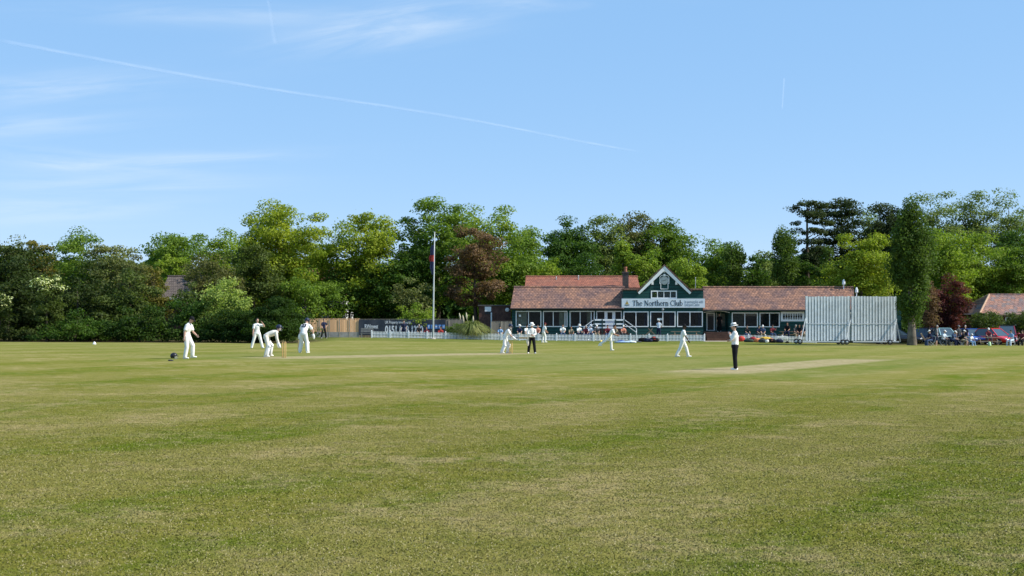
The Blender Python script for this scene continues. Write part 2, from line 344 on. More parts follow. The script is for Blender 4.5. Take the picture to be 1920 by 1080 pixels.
def tree(name, label, cx, top, wpx, bot, Y, shape, key, dens=1.0, leaf=.24, group=None, trunk=True, bark=None, cat='tree', depth=.9, flat=.6, mixkey=None, clump=.15, lean=0):
    _seed[0] += 1; rg = np.random.default_rng(_seed[0])
    x = X_(cx, Y); g = float(zg(x, Y)); zt = Z_(top, Y); zb = max(Z_(bot, Y), g + .05); W = wpx * Y / F / 2; H = zt - zb
    r = thing(name, label, cat, (x, Y, g), 0, group)
    W_ = W * .9; clr = clump * (W + H * .5) * .75 + .12
    nc = int(np.clip(26 + 10 * (W * H) ** .5 * dens, 14, 170)); cp = crown_pts(rg, nc, shape)
    cp[:, 2] = (cp[:, 2] - cp[:, 2].min()) / np.ptp(cp[:, 2]); hw_ = np.percentile(np.abs(cp[:, 0]), 97); cp[:, :2] /= max(.5, hw_)
    cen = np.stack([cp[:, 0] * (W * 1.02 - clr * .55), cp[:, 1] * W * depth, zb - g + clr * .35 + cp[:, 2] * (H - clr * .9)], 1)
    cen[:, 0] += lean * cp[:, 2]
    area = math.pi * W * H / 2
    nl = int(np.clip(area * 290 * dens * (.24 / leaf) ** 1.6, 500, 46000)); per = max(8, nl // nc)
    cr = clr * rg.uniform(.6, 1.35, nc); leaf = leaf * .60
    off = rg.normal(size=(nc, per, 3)); off /= np.linalg.norm(off, axis=2)[..., None]; off *= (rg.random((nc, per, 1)) ** .4)
    an = rg.random(nc) * 6.283; ax = np.stack([np.cos(an), np.sin(an), rg.uniform(-.1, .45, nc)], 1)
    if shape == 'column': ax = ax * np.array([.25, .25, 0]) + np.array([0, 0, 1.0])   # sprays stretch along their twig
    o2 = off * np.array([1, 1, flat]); o2 = o2 + (off @ ax[:, :, None] if False else np.einsum('ijk,ik->ij', off, ax)[..., None]) * ax[:, None] * .55
    pts = cen[:, None] + o2 * cr[:, None, None]
    nr = off * .55 + np.array([0, 0, .55]) + rg.normal(size=off.shape) * .45
    if shape == 'column': nr = off * .7 + rg.normal(size=off.shape) * .5 + np.array([0, 0, .2])
    nr /= np.linalg.norm(nr, axis=2)[..., None]
    pts = pts.reshape(-1, 3); nr = nr.reshape(-1, 3)
    ok = pts[:, 2] > .05; pts, nr = pts[ok], nr[ok]
    # stray outer sprays break the outline
    ns = int(len(pts) * .02); ii = rg.integers(0, len(pts), ns); c0 = np.array([0, 0, (zb - g) + H * .45])
    dv = pts[ii] - c0; pts[ii] = c0 + dv * rg.uniform(1.01, 1.08, (ns, 1)); pts[ii, 2] = np.maximum(pts[ii, 2], .08)
    npmesh('crown' if cat == 'tree' else 'foliage', leaf_quads(rg, pts, nr, leaf), 4, LM[key], r)
    if mixkey:
        top_ = np.where(pts[:, 2] > np.percentile(pts[:, 2], 62))[0]; k2 = top_[rg.integers(0, len(top_), int(len(pts) * .24))]; npmesh('blossom', leaf_quads(rg, pts[k2] + nr[k2] * .06, nr[k2], leaf * .8), 4, LM[mixkey], r)
    if trunk:
        tr = MB(); h0 = zb - g; tw = max(.05, .016 * (zt - g)) * (1.2 if shape != 'column' else 1.5); tp = h0 + H * (.92 if shape in ('pine', 'column', 'cone') else .62)
        b1 = (rg.normal() * .1, rg.normal() * .1)
        tr.tube([(0, 0, -.1), (b1[0] * .3, b1[1] * .3, tp * .15), (b1[0], b1[1], tp * .5), (b1[0] * 1.5 + lean * .5, b1[1], tp)], [tw * 1.5, tw, tw * .7, tw * .22], 9)
        nbr = 16 if shape in ('pine', 'sparse') else 11
        for j in rg.permutation(nc)[:nbr]:
            e = cen[j]; zs = float(np.clip(e[2] - abs(e[0]) * .7, tp * .22, tp * .92)); f = zs / tp
            s0 = Vector((b1[0] * f, b1[1] * f, zs)); e = Vector(e); m_ = s0.lerp(e, .5) + Vector((0, 0, -.05 * (e - s0).length))
            tr.tube([s0, m_, e], [tw * .42 * (1 - .5 * f), tw * .26 * (1 - .4 * f), .025], 5)
        tr.build('trunk' if cat == 'tree' else 'stem', bark or BARK, r, local=True, smooth=True)
    return r
T = tree
# beyond the boundary, left to right
T('broadleaf_tree', 'dark leafy tree at the far left edge with sparse pale twigs on top', 15, 446, 150, 615, 118, 'round', 'holm', 1.1)
T('young_ash_tree', 'sparse pale grey-green treetop poking over the dark trees at far left', 32, 441, 70, 520, 124, 'sparse', 'grey', .7, .2)
T('golden_conifer', 'small golden brown conifer top over the dark left-hand trees', 72, 449, 62, 540, 121, 'round', 'gold', .9, .2)
T('ash_tree', 'rounded grey-green tree rising above the dark thicket left of the field', 152, 428, 140, 600, 126, 'round', 'mid', 1.1, .2)
T('willow_tree', 'light olive tree on the right shoulder of the left-hand thicket', 208, 456, 100, 600, 123, 'round', 'grey', 1.0, .2)
T('hawthorn_tree', 'thin bare-twigged brownish tree beside the left-hand thicket', 262, 476, 78, 600, 120, 'sparse', 'brown', .8, .18)
T('tan_hawthorn_tree', 'tan-leaved small tree sloping down at the right of the dark thicket', 292, 500, 52, 612, 117, 'round', 'gold', .8, .18)
T('holm_oak_tree', 'big dark olive evergreen at the left edge reaching the ground', 45, 478, 150, 640, 108, 'dome', 'holm', 1.2, .2)
T('holm_oak_tree', 'dark olive evergreen behind the white blossom bush', 150, 484, 150, 640, 110, 'dome', 'holm', 1.2, .2)
T('holm_oak_tree', 'dark olive evergreen at the right end of the left-hand thicket', 242, 500, 130, 640, 110, 'dome', 'olive', 1.2, .2)
T('elder_bush', 'bush topped with white blossom in front of the dark left-hand thicket', 88, 516, 62, 602, 102.5, 'round', 'olive', 1.0, .17, cat='bush', mixkey='blossom')
T('blossom_bush', 'bush with patches of white flowers at the very left edge', -4, 545, 42, 600, 103, 'round', 'olive', .9, .17, cat='bush', mixkey='blossom')
T('laurel_shrub', 'low fresh green shrub under the right end of the dark thicket', 262, 570, 125, 638, 104, 'dome', 'laurel', 1.1, .17, cat='shrub')
T('privet_shrub', 'low dark shrub at the foot of the left-hand thicket', 140, 578, 130, 638, 103.5, 'dome', 'deep', 1.1, .17, cat='shrub')
T('maple_tree', 'dark green spreading tree behind the grey slate roof', 340, 433, 135, 590, 150, 'round', 'mid', 1.1)
T('field_maple_tree', 'small round bright tree left of the grey slate roof', 322, 474, 62, 540, 139, 'round', 'spring', 1.0, .2)
T('ash_tree', 'medium green tree between the slate roof and the tall yellow-green tree', 432, 424, 110, 600, 150, 'round', 'spring', 1.0, .22)
T('thorn_tree', 'grey-brown thorn tree in front of the slate-roofed house', 398, 474, 105, 610, 128, 'round', 'brown', 1.0, .19)
T('hazel_bush', 'olive bush half hiding the grey slate roof', 352, 528, 62, 620, 116, 'round', 'olive', 1.0, .18, cat='bush')
T('lime_tree', 'tallest yellow-green lime tree behind the wooden fence', 542, 374, 178, 606, 136, 'round', 'lime', 1.25, .22, clump=.12)
T('hornbeam_tree', 'dark lower tree at the left foot of the tall yellow-green lime', 480, 455, 110, 612, 131, 'round', 'olive', 1.0, .2)
T('beech_tree', 'shaded green tree behind the left end of the wooden fence', 575, 500, 120, 616, 131, 'round', 'mid', .8, .2)
T('lime_tree', 'broad yellow-green lime tree behind the dark banner', 690, 398, 156, 612, 138, 'round', 'lime', 1.2, .22, clump=.12)
T('sycamore_tree', 'dark shaded tree behind the left half of the banner', 655, 480, 110, 612, 136, 'round', 'deep', .9, .22)
T('sycamore_tree', 'dark shaded tree behind the middle of the banner', 738, 485, 100, 612, 135, 'round', 'deep', .9, .22)
T('horse_chestnut_tree', 'tall dark green chestnut tree directly behind the flagpole', 822, 370, 142, 566, 140, 'round', 'mid', 1.25, .24, clump=.13)
T('horse_chestnut_tree', 'low dark limbs of a chestnut tree left of the flagpole', 788, 440, 90, 590, 137, 'round', 'deep', 1.0, .24)
T('beech_tree', 'bright green beech tree behind the copper tree', 915, 383, 120, 590, 146, 'round', 'spring', 1.2, .22)
T('beech_tree', 'green tree to the right of the copper tree above the brick shed', 962, 432, 90, 598, 144, 'round', 'mid', 1.0, .22)
T('copper_beech_tree', 'copper-leaved tree with bare lower limbs behind the pampas clump', 893, 424, 104, 574, 134, 'round', 'copper', 1.0, .2, clump=.12)
T('laurel_bush', 'round leafy green bush behind the banner beside the flagpole', 782, 569, 78, 618, 128.5, 'dome', 'spring', 1.1, .15, cat='bush')
T('dogwood_bush', 'grey-green thin bush in the shade behind the flagpole', 775, 520, 70, 612, 132, 'sparse', 'grey', .8, .18, cat='bush')
T('oak_tree', 'mid green tree rising left of the club roof', 992, 424, 82, 580, 156, 'round', 'mid', 1.1, .24)
T('sycamore_tree', 'very dark green rounded tree over the left club roof', 1066, 406, 98, 560, 160, 'round', 'deep', 1.2, .27)
T('ash_tree', 'thin blue-green tree between two dense ones above the club roof', 1134, 403, 88, 560, 162, 'sparse', 'aspen', 1.1, .25)
T('alder_tree', 'brown-green tree just left of the crown over the club gable', 1192, 398, 88, 560, 164, 'round', 'brown', 1.1, .25)
T('oak_tree', 'broad olive-yellow tree on the skyline above the club gable', 1252, 408, 112, 570, 162, 'round', 'hedge', 1.2, .26)
T('birch_tree', 'light green pointed young tree behind the chimney', 1166, 450, 60, 560, 148, 'cone', 'spring', 1.0, .2)
T('whitebeam_tree', 'low dense tree just behind the left club roof ridge', 1085, 470, 115, 580, 149, 'round', 'deep', 1.0, .22)
T('rowan_tree', 'light green tree behind the red upper roof at its left', 1010, 478, 90, 585, 148, 'round', 'spring', 1.0, .22)
T('cherry_tree', 'pale green tree immediately left of the club gable', 1212, 470, 78, 570, 147, 'round', 'spring', 1.0, .2)
T('cherry_tree', 'yellow-green tree immediately right of the club gable', 1288, 482, 92, 580, 147, 'round', 'spring', 1.0, .2)
T('elm_tree', 'rounded green tree on the skyline right of the club gable', 1352, 447, 88, 575, 158, 'round', 'mid', 1.1, .24)
T('cypress_tree', 'dark upright cypress behind the right club roof', 1373, 456, 46, 575, 150, 'column', 'poplar', 1.2, .2)
T('thuja_tree', 'short dark evergreen in the skyline gap behind the right club roof', 1414, 476, 58, 580, 160, 'round', 'deep', 1.0, .22)
T('plane_tree', 'pale distant tree in the gap left of the upright poplar', 1440, 470, 52, 580, 168, 'sparse', 'aspen', .9, .22)
T('fastigiate_oak_tree', 'narrow upright green tree behind the right club roof', 1472, 428, 48, 585, 146, 'column', 'poplar', 1.3, .2)
T('scots_pine_tree', 'black-green pine with bare trunk and layered plates leaning left', 1515, 374, 86, 510, 150, 'pine', 'pine', 1.0, .2, flat=.42, clump=.12)
T('scots_pine_tree', 'broader black-green pine standing right of the layered pine', 1578, 370, 96, 520, 154, 'pine', 'pine', 1.5, .22, flat=.5, clump=.14)
T('columnar_hornbeam_tree', 'olive upright tree under the dark pines behind the club roof', 1553, 466, 44, 590, 145, 'column', 'poplar', 1.1, .2)
T('yew_tree', 'dark evergreen filling the gap below the layered pine', 1510, 488, 50, 590, 147, 'round', 'deep', 1.0, .2)
T('aspen_tree', 'pale small treetop right of the dark pines', 1634, 392, 60, 520, 166, 'sparse', 'aspen', 1.0, .22)
T('robinia_tree', 'wide flat-topped yellow-green tree behind the sight screen', 1618, 436, 132, 606, 134, 'spread', 'lime', 1.15, .2)
T('holly_tree', 'dark low tree behind the left sight screen', 1600, 510, 120, 612, 137, 'round', 'mid', 1.0, .2)
T('black_pine_tree', 'dark pine partly hidden behind the big Lombardy poplar', 1664, 382, 66, 520, 150, 'pine', 'pine', 1.8, .22, flat=.6, clump=.18)
T('aspen_tree', 'airy aspen rising just right of the big Lombardy poplar', 1752, 356, 84, 540, 160, 'sparse', 'aspen', .8, .22)
T('aspen_tree', 'airy aspen on the skyline, between two others over the purple tree', 1820, 358, 78, 540, 162, 'sparse', 'aspen', .8, .22)
T('aspen_tree', 'airy aspen on the skyline at the right edge', 1890, 356, 90, 540, 162, 'sparse', 'aspen', .8, .22)
T('lombardy_poplar_tree', 'big upright poplar with thick furrowed trunk beside the sight screen', 1710, 376, 74, 606, 113.5, 'column', 'poplar', 2.2, .17, bark=PALEBARK, clump=.13)
T('maple_tree', 'yellow-green maple behind the purple tree', 1768, 424, 106, 606, 142, 'round', 'spring', 1.1, .22)
T('maple_tree', 'yellow-green maple above the tiled roof at right', 1836, 432, 112, 606, 146, 'round', 'spring', 1.15, .22)
T('oak_tree', 'green tree at the right edge above the tiled roof', 1902, 462, 104, 610, 145, 'round', 'hedge', 1.15, .22)
T('yew_tree', 'dark green tree under the airy aspens at the right edge', 1905, 428, 80, 540, 152, 'round', 'deep', 1.0, .22)
T('purple_plum_tree', 'dark purple-leaved plum tree behind the parked cars', 1775, 515, 84, 634, 126, 'round', 'plum', 1.3, .16)
T('purple_plum_tree', 'small purple-leaved tree pressed against the poplar trunk', 1742, 528, 34, 612, 122, 'round', 'copper', .9, .15)
T('viburnum_bush', 'olive bush in front of the tiled clubhouse between blue and red cars', 1858, 583, 84, 630, 124.5, 'round', 'olive', 1.4, .15, cat='bush')
T('viburnum_bush', 'olive bush at the right edge by the red cars', 1914, 582, 58, 636, 121.5, 'round', 'olive', 1.3, .15, cat='bush')
T('elder_bush', 'pale flowering bush beside the dark round laurel, left of centre', 418, 520, 92, 626, 106, 'round', 'pale', 1.15, .17, cat='bush')
T('laurel_shrub', 'big dark rounded laurel touching the end of the wooden fence', 520, 556, 118, 640, 102, 'dome', 'laurel', 2.0, .13, cat='shrub')
T('laurel_shrub', 'dark laurel mass behind the slip fielder', 446, 562, 126, 640, 104, 'dome', 'laurel', 1.8, .14, cat='shrub')
T('snowberry_shrub', 'shaggy green shrub behind the fielder standing at far left', 352, 562, 110, 640, 106, 'dome', 'deep', 1.1, .16, cat='shrub')
T('clipped_hedge', 'low dark hedge behind the parked cars', 1716, 596, 110, 640, 131, 'dome', 'deep', 1.1, .16, cat='hedge', trunk=False)
T('pittosporum_bush', 'small bright green bush at the foot of the pampas clump', 856, 606, 44, 628, 125, 'dome', 'hedge', 1.2, .12, cat='bush')
# a wood far behind closes the gaps under the crowns
rg = np.random.default_rng(9); nq = 95000
xx = rg.uniform(-95, 95, nq); yy_ = 186 + rg.uniform(-5, 5, nq); hh_ = 9.6 + 1.3 * np.sin(xx * .35) + 1.2 * np.sin(xx * .91 + 1)
wp = np.stack([xx, yy_, rg.random(nq) ** .8 * hh_], 1); wnr = rg.normal(size=(nq, 3)) + np.array([0, -.5, .6]); wnr /= np.linalg.norm(wnr, axis=1)[:, None]
tag(npmesh('woodland', leaf_quads(rg, wp, wnr, .6), 4, LM['deep']), 'dark far woodland glimpsed between the trunks', 'woodland', kind='stuff')
# pampas clump
def pampas():
    Y = 124.5; x = X_(885, Y); g = float(zg(x, Y)); r = thing('pampas_clump', 'arching pampas clump with pale plumes beside the brick shed', 'plant', (x, Y, g))
    rg = np.random.default_rng(77); n = 1700; a = rg.random(n) * 2 * math.pi; L = rg.uniform(1.0, 2.3, n); sp_ = rg.uniform(.25, 1.0, n)
    Q = []
    for i in range(n):
        d = np.array([math.cos(a[i]), math.sin(a[i]), 0]); s = np.array([-d[1], d[0], 0]) * .028; b0 = d * .25 * rg.random()
        p1 = b0 + d * L[i] * sp_[i] * .45 + np.array([0, 0, L[i] * (.85 - .25 * sp_[i])]); p2 = b0 + d * L[i] * sp_[i] * 1.2 + np.array([0, 0, L[i] * (.95 - .75 * sp_[i])])
        Q += [b0 - s, b0 + s, p1 + s, p1 - s, p1 - s, p1 + s, p2 + s * .2, p2 - s * .2]
    npmesh('foliage', np.array(Q), 4, LM['reed'], r)
    for dx, h in ((-1.1, 2.45), (-.8, 2.25), (-.5, 2.5), (.1, 2.2)):
        MB().tube([(dx * .4, 0, .4), (dx * .8, 0, h - .8), (dx, 0, h - .5)], [.012, .012, .012], 5).tube([(dx, 0, h - .6), (dx * 1.02, 0, h - .3), (dx * 1.08, 0, h)], [.05, .09, .03], 6).build('plume', M('plume', (.55, .48, .34), .95, .2), r, local=True, smooth=True)
pampas()

# ------------------------------------------------------------ buildings
def tile_mat(name, c1, c2, mortar, bw=.22, rh=.26, patch=(1, 1, 1), yk=1.0):
    m = bpy.data.materials.new(name); m.use_nodes = True; t = m.node_tree; b = t.nodes['Principled BSDF']; b.inputs['Roughness'].default_value = .85; b.inputs['Specular IOR Level'].default_value = .15
    tcx = N(t, 'ShaderNodeTexCoord'); s = N(t, 'ShaderNodeSeparateXYZ'); t.links.new(tcx.outputs['Object'], s.inputs[0])
    cb = N(t, 'ShaderNodeCombineXYZ'); t.links.new(math_(t, 'ADD', s.outputs[0], math_(t, 'MULTIPLY', s.outputs[1], 0)), cb.inputs[0]); t.links.new(math_(t, 'MULTIPLY', s.outputs[2], yk), cb.inputs[1])
    br = N(t, 'ShaderNodeTexBrick'); t.links.new(cb.outputs[0], br.inputs['Vector'])
    br.inputs['Scale'].default_value = 1; br.inputs['Brick Width'].default_value = bw; br.inputs['Row Height'].default_value = rh; br.inputs['Mortar Size'].default_value = .018
    br.inputs['Color1'].default_value = (*c1, 1); br.inputs['Color2'].default_value = (*c2, 1); br.inputs['Mortar'].default_value = (*mortar, 1)
    nz = noise_(t, tcx.outputs['Object'], .55, 5, .65); n2 = noise_(t, tcx.outputs['Object'], 3.2, 4, .7)
    c = mix_(t, ramp_(t, nz, .42, .62), br.outputs[0], mix_(t, 1, br.outputs[0], patch, 'MULTIPLY'))
    c = mix_(t, ramp_(t, n2, .35, .7), mix_(t, 1, c, (.72, .70, .72), 'MULTIPLY'), mix_(t, 1, c, (1.3, 1.2, 1.1), 'MULTIPLY'))
    t.links.new(c, b.inputs['Base Color'])
    bp = N(t, 'ShaderNodeBump'); bp.inputs['Strength'].default_value = .6; bp.inputs['Distance'].default_value = .03; t.links.new(br.outputs['Fac'], bp.inputs['Height']); bp.invert = True
    t.links.new(bp.outputs[0], b.inputs['Normal']); return m
def board_mat(name, col, pitch=.19, vertical=False, var=.2, gap=.10):
    m = bpy.data.materials.new(name); m.use_nodes = True; t = m.node_tree; b = t.nodes['Principled BSDF']; b.inputs['Roughness'].default_value = .6; b.inputs['Specular IOR Level'].default_value = .2
    tcx = N(t, 'ShaderNodeTexCoord'); s = N(t, 'ShaderNodeSeparateXYZ'); t.links.new(tcx.outputs['Object'], s.inputs[0])
    q = math_(t, 'DIVIDE', s.outputs[0 if vertical else 2], pitch); fr = math_(t, 'FRACT', q); idn = math_(t, 'FLOOR', q)
    wn_ = N(t, 'ShaderNodeTexWhiteNoise', noise_dimensions='1D'); t.links.new(idn, wn_.inputs['W'])
    mp = N(t, 'ShaderNodeMapping'); mp.inputs['Scale'].default_value = (6, 6, .6) if vertical else (.6, 6, 6); t.links.new(tcx.outputs['Object'], mp.inputs[0])
    k = math_(t, 'ADD', math_(t, 'MULTIPLY', wn_.outputs[0], .6), math_(t, 'MULTIPLY', noise_(t, mp.outputs[0], 1.5, 5), .4))
    c = mix_(t, k, tuple(x * (1 - var) for x in col), tuple(x * (1 + var) for x in col))
    c = mix_(t, math_(t, 'LESS_THAN', fr, gap), c, tuple(x * .35 for x in col))
    t.links.new(c, b.inputs['Base Color'])
    bp = N(t, 'ShaderNodeBump'); bp.inputs['Strength'].default_value = .8; bp.inputs['Distance'].default_value = .02; t.links.new(fr, bp.inputs['Height']); bp.invert = True
    t.links.new(bp.outputs[0], b.inputs['Normal']); return m
ROOF = tile_mat('clay_tiles', (.33, .185, .125), (.205, .125, .10), (.09, .055, .045), bw=.3, rh=.3, patch=(.70, .78, .95), yk=1.7)
ROOF2 = tile_mat('red_clay_tiles', (.33, .135, .09), (.27, .115, .08), (.16, .06, .04), patch=(.85, .95, 1.0), yk=1.7)
ROOF3 = tile_mat('concrete_tiles', (.36, .19, .135), (.19, .165, .165), (.10, .06, .05), bw=.42, rh=.42, patch=(.85, .9, 1), yk=2.0)
SLATE = tile_mat('slates', (.15, .125, .11), (.11, .095, .085), (.06, .05, .045))
BRICK = tile_mat('brickwork', (.16, .06, .045), (.12, .05, .04), (.11, .085, .075), bw=.23, rh=.08)
GREEN = board_mat('green_boards', (.012, .060, .055), .26, gap=.14)
WHITE = M('white_paint', (.85, .86, .86), .5, .05, 2)
OFFW = M('weathered_white_paint', (.70, .72, .72), .6, .12, 3)
DARK = M('dark_metal', (.03, .03, .032), .5, .2)
STEEL = M('galvanised_steel', (.45, .47, .48), .4, .15, 4, .5, 0, .6)
INK = M('slate_blue_lettering', (.018, .036, .062), .6, .05)
CURT = M('curtain_fabric', (.62, .58, .46), .9, .2, 4)
BLUEC = M('blue_curtain_fabric', (.06, .09, .17), .9, .2, 4)
GLASS = bpy.data.materials.new('window_glass'); GLASS.use_nodes = True
_t = GLASS.node_tree; _b = _t.nodes['Principled BSDF']; _b.inputs['Base Color'].default_value = (.02, .025, .03, 1); _b.inputs['Roughness'].default_value = .04
_tr = N(_t, 'ShaderNodeBsdfTransparent'); _tr.inputs[0].default_value = (.8, .85, .85, 1); _mx = N(_t, 'ShaderNodeMixShader'); _mx.inputs[0].default_value = .16
_t.links.new(_tr.outputs[0], _mx.inputs[1]); _t.links.new(_b.outputs[0], _mx.inputs[2]); _t.links.new(_mx.outputs[0], _t.nodes['Material Output'].inputs[0])
FLOOR = M('timber_floor', (.10, .075, .05), .8)
INSIDE = M('room_wall', (.16, .15, .13), .9)

def holed_wall(mb, x0, x1, z0, z1, y0, y1, holes):
    xs_ = sorted({x0, x1, *[h[0] for h in holes], *[h[1] for h in holes]})
    for a, b in zip(xs_, xs_[1:]):
        hs = sorted([h for h in holes if h[0] <= a + 1e-6 and h[1] >= b - 1e-6], key=lambda h: h[2]); z = z0
        for h in hs:
            if h[2] > z: mb.box(a, b, y0, y1, z, h[2])
            z = h[3]
        if z < z1: mb.box(a, b, y0, y1, z, z1)
def window(par, x0, x1, z0, z1, y, splits=(.5,), fw=.085, curtains=(), bars=None, name='window', frame_m=None):
    """white frame with panes standing in an opening; y is the wall face"""
    f = MB(); a, b = y - .03, y + .07
    f.box(x0, x1, a, b, z0, z0 + fw); f.box(x0, x1, a, b, z1 - fw, z1); f.box(x0, x0 + fw, a, b, z0 + fw, z1 - fw); f.box(x1 - fw, x1, a, b, z0 + fw, z1 - fw)
    xs_ = [x0 + fw] + [x0 + (x1 - x0) * s for s in splits] + [x1 - fw]
    for s in splits: xm = x0 + (x1 - x0) * s; f.box(xm - .035, xm + .035, a + .003, b, z0 + fw, z1 - fw)
    if bars:
        for i in range(len(xs_) - 1):
            for k in range(1, bars[0]): xm = xs_[i] + (xs_[i + 1] - xs_[i]) * k / bars[0]; f.box(xm - .02, xm + .02, a + .006, b - .02, z0 + fw, z1 - fw)
        for k in range(1, bars[1]): zm = z0 + (z1 - z0) * k / bars[1]; f.box(x0 + fw, x1 - fw, a + .009, b - .03, zm - .02, zm + .02)
    o = f.build(name, frame_m or WHITE, par)
    for i in range(len(xs_) - 1):
        MB().box(xs_[i], xs_[i + 1], y + .030, y + .036, z0 + fw * .7, z1 - fw * .7).build('pane', GLASS, o)
    for (c0, c1, m) in curtains:
        cm = MB(); n = 14; xa, xb = x0 + (x1 - x0) * c0, x0 + (x1 - x0) * c1
        pr = [(xa + (xb - xa) * k / n, y + .22 + .035 * (-1) ** k) for k in range(n + 1)]
        for (p0, q0), (p1, q1) in zip(pr, pr[1:]): cm.add([(p0, q0, z0), (p1, q1, z0), (p1, q1, z1), (p0, q0, z1)], [(0, 1, 2, 3)])
        cm.build('curtain', m, o)
    return o
YF = 128.0
def pavilion():
    x = lambda p: X_(p, YF); z = lambda p: Z_(p, YF)
    g = .22
    r = thing('cricket_pavilion', 'long green timber clubhouse with red-brown tiled roofs and a white-edged gable', 'clubhouse', (x(1245), YF, g))
    def W(px0, px1, py0, py1, y, **kw):
        return window(r, x(px0), x(px1), z(py1), z(py0), y, **kw)
    # left wing
    lw = [(967, 1015), (1018, 1064), (1068, 1115), (1118, 1166)]
    m = MB(); holed_wall(m, x(960), x(1168), g - .3, z(580), YF, YF + .15, [(x(a), x(b), z(613) if i < 3 else z(617), z(583)) for i, (a, b) in enumerate(lw)])
    m.box(x(960), x(960) + .15, YF + .153, YF + 9, g - .3, z(580)); m.build('wall', GREEN, r)
    W(967, 1015, 583, 613, YF, curtains=((.05, .44, CURT),)); W(1018, 1064, 583, 613, YF, splits=(.42, .9), curtains=((.66, .92, CURT),)); W(1068, 1115, 583, 613, YF, splits=(.42, .86), curtains=((.0, .09, CURT), (.7, .86, CURT)))
    W(1118, 1135, 583, 600, YF, splits=()); W(1152, 1166, 583, 600, YF, splits=())
    for a, b in ((1118, 1135), (1152, 1166)): MB().box(x(a), x(b), YF + .02, YF + .12, z(617), z(600)).build('panelling', GREEN, r)
    d = MB(); holed_wall(d, x(1135), x(1152), z(617), z(583), YF + .01, YF + .08, [(x(1139), x(1148), z(602), z(585.5))]); do = d.build('door', WHITE, r)
    MB().box(x(1139), x(1148), YF + .03, YF + .036, z(602), z(585.5)).build('pane', GLASS, do); MB().tube([(x(1149.5), YF - .03, z(603)), (x(1149.5), YF - .03, z(605))], [.02, .02], 6).build('handle', STEEL, do)
    # centre block
    cw = [(1168.5, 1215.5), (1218.5, 1266), (1269, 1317)]
    yc = YF - .25
    m = MB(); holed_wall(m, x(1168), x(1318), g - .3, z(544), yc, yc + .15, [(x(a), x(b), z(613), z(584)) for a, b in cw] + [(x(1220), x(1268.5), z(560), z(545))])
    m.box(x(1168), x(1168) + .15, yc + .153, YF + 9, g - .3, z(544)); m.box(x(1318) - .15, x(1318), yc + .153, YF + 9, g - .3, z(544)); m.build('wall', GREEN, r)
    for i, (a, b) in enumerate(cw): W(a, b, 584, 613, yc, curtains=((.84, .97, BLUEC),) if i != 1 else ((.02, .12, BLUEC), (.78, .97, BLUEC)))
    W(1220, 1268.5, 545, 560, yc, splits=(.25, .5, .75), fw=.1, curtains=((.27, .97, M('net_curtain', (.22, .24, .24), .9)),))
    # gable
    ya = yc - .12; ap, ex = 1245, 1197.5
    m = MB(); m.prism([(x(1203), z(544) - .001), (x(1287), z(544) - .001), (x(ap), z(503))], yc - .002, yc + .24); m.build('gable', GREEN, r)
    zr = z(499); ze = z(547.5); hw = x(ap) - x(ex)
    for s in (-1, 1):
        th = .30; ex_, ez_ = x(ap) + s * hw, ze
        poly = [(x(ap), zr), (x(ap), zr - th * 1.5), (ex_ - s * .02, ez_ - th * .75), (ex_ + s * .12, ez_ - th * .2)]
        if s > 0: poly = poly[::-1]
        MB().prism(poly[::-1], ya - .10, ya).build('bargeboard', WHITE, r)
        xb = x(ap) + s * hw * .47; zb = zr - (zr - ze) * .47 - .62
        MB().box(xb - .1, xb + .1, ya + .003, yc - .004, zb, zb + .3).build('bracket', WHITE, r)
        m = MB(); a_ = (x(ap), zr + .05); b_ = (x(ap) + s * (hw + .2), ze + .0)
        m.add([(a_[0], ya - .14, a_[1]), (b_[0], ya - .14, b_[1]), (b_[0], yc + .3, b_[1]), (a_[0], yc + .3, a_[1]), (a_[0], ya - .14, a_[1] + .1), (b_[0], ya - .14, b_[1] + .1), (b_[0], yc + .3, b_[1] + .1), (a_[0], yc + .3, a_[1] + .1)],
              [(0, 1, 2, 3), (4, 7, 6, 5), (0, 4, 5, 1), (1, 5, 6, 2), (2, 6, 7, 3)]); m.build('roof', ROOF, r)
    m = MB(); m.box(x(1166), x(1201), yc - .12, yc + .5, z(544) + .003, z(541)); m.build('parapet_tiles', ROOF, r); m = MB(); m.box(x(1289), x(1320), yc - .12, yc + .5, z(544) + .003, z(541)); m.build('parapet_tiles', ROOF, r)
    m = MB(); m.box(x(1168.5), x(1317.5), yc + .153, YF + 8.9, z(545), z(544)); m.build('flat_roof', DARK, r)
    m = MB(); m.prism([(x(ap) - .06, zr - .62), (x(ap) + .06, zr - .62), (x(ap) + .18, zr - .5), (x(ap) + .18, zr - .34), (x(ap), zr - .2), (x(ap) - .18, zr - .34), (x(ap) - .18, zr - .5)], ya - .02, yc - .004); m.build('rosette', OFFW, r)
    # clock inside a stepped white outline
    oc = [(1238.3, 542), (1251.8, 542), (1251.8, 532), (1253.5, 532), (1253.5, 519.5), (1250.5, 516.5), (1246.6, 516.5), (1246.6, 514.5), (1243.6, 514.5), (1243.6, 516.5), (1239.6, 516.5), (1236.6, 519.5), (1236.6, 532), (1238.3, 532)]
    ck = MB(); pts = [(x(a), yc - .03 - .002 * i, z(b)) for i, (a, b) in enumerate(oc)]
    for p0, p1 in zip(pts, pts[1:] + pts[:1]): ck.bar(p0, p1, .06, .08)
    ck.box(x(1243.3), x(1246.9), yc - .07, yc - .035, z(518), z(513.8))
    co_ = ck.build('clock_surround', WHITE, r)
    cl = MB(); cl.lathe([(.36, 0), (.40, .01), (.40, .05), (.34, .06)], n=24); cl.xf(Matrix.Translation((x(1245), yc - .004, z(526))) @ Matrix.Rotation(math.pi / 2, 4, 'X'))
    cf = cl.build('clock', M('clock_face', (.5, .52, .5), .5, .1), r)
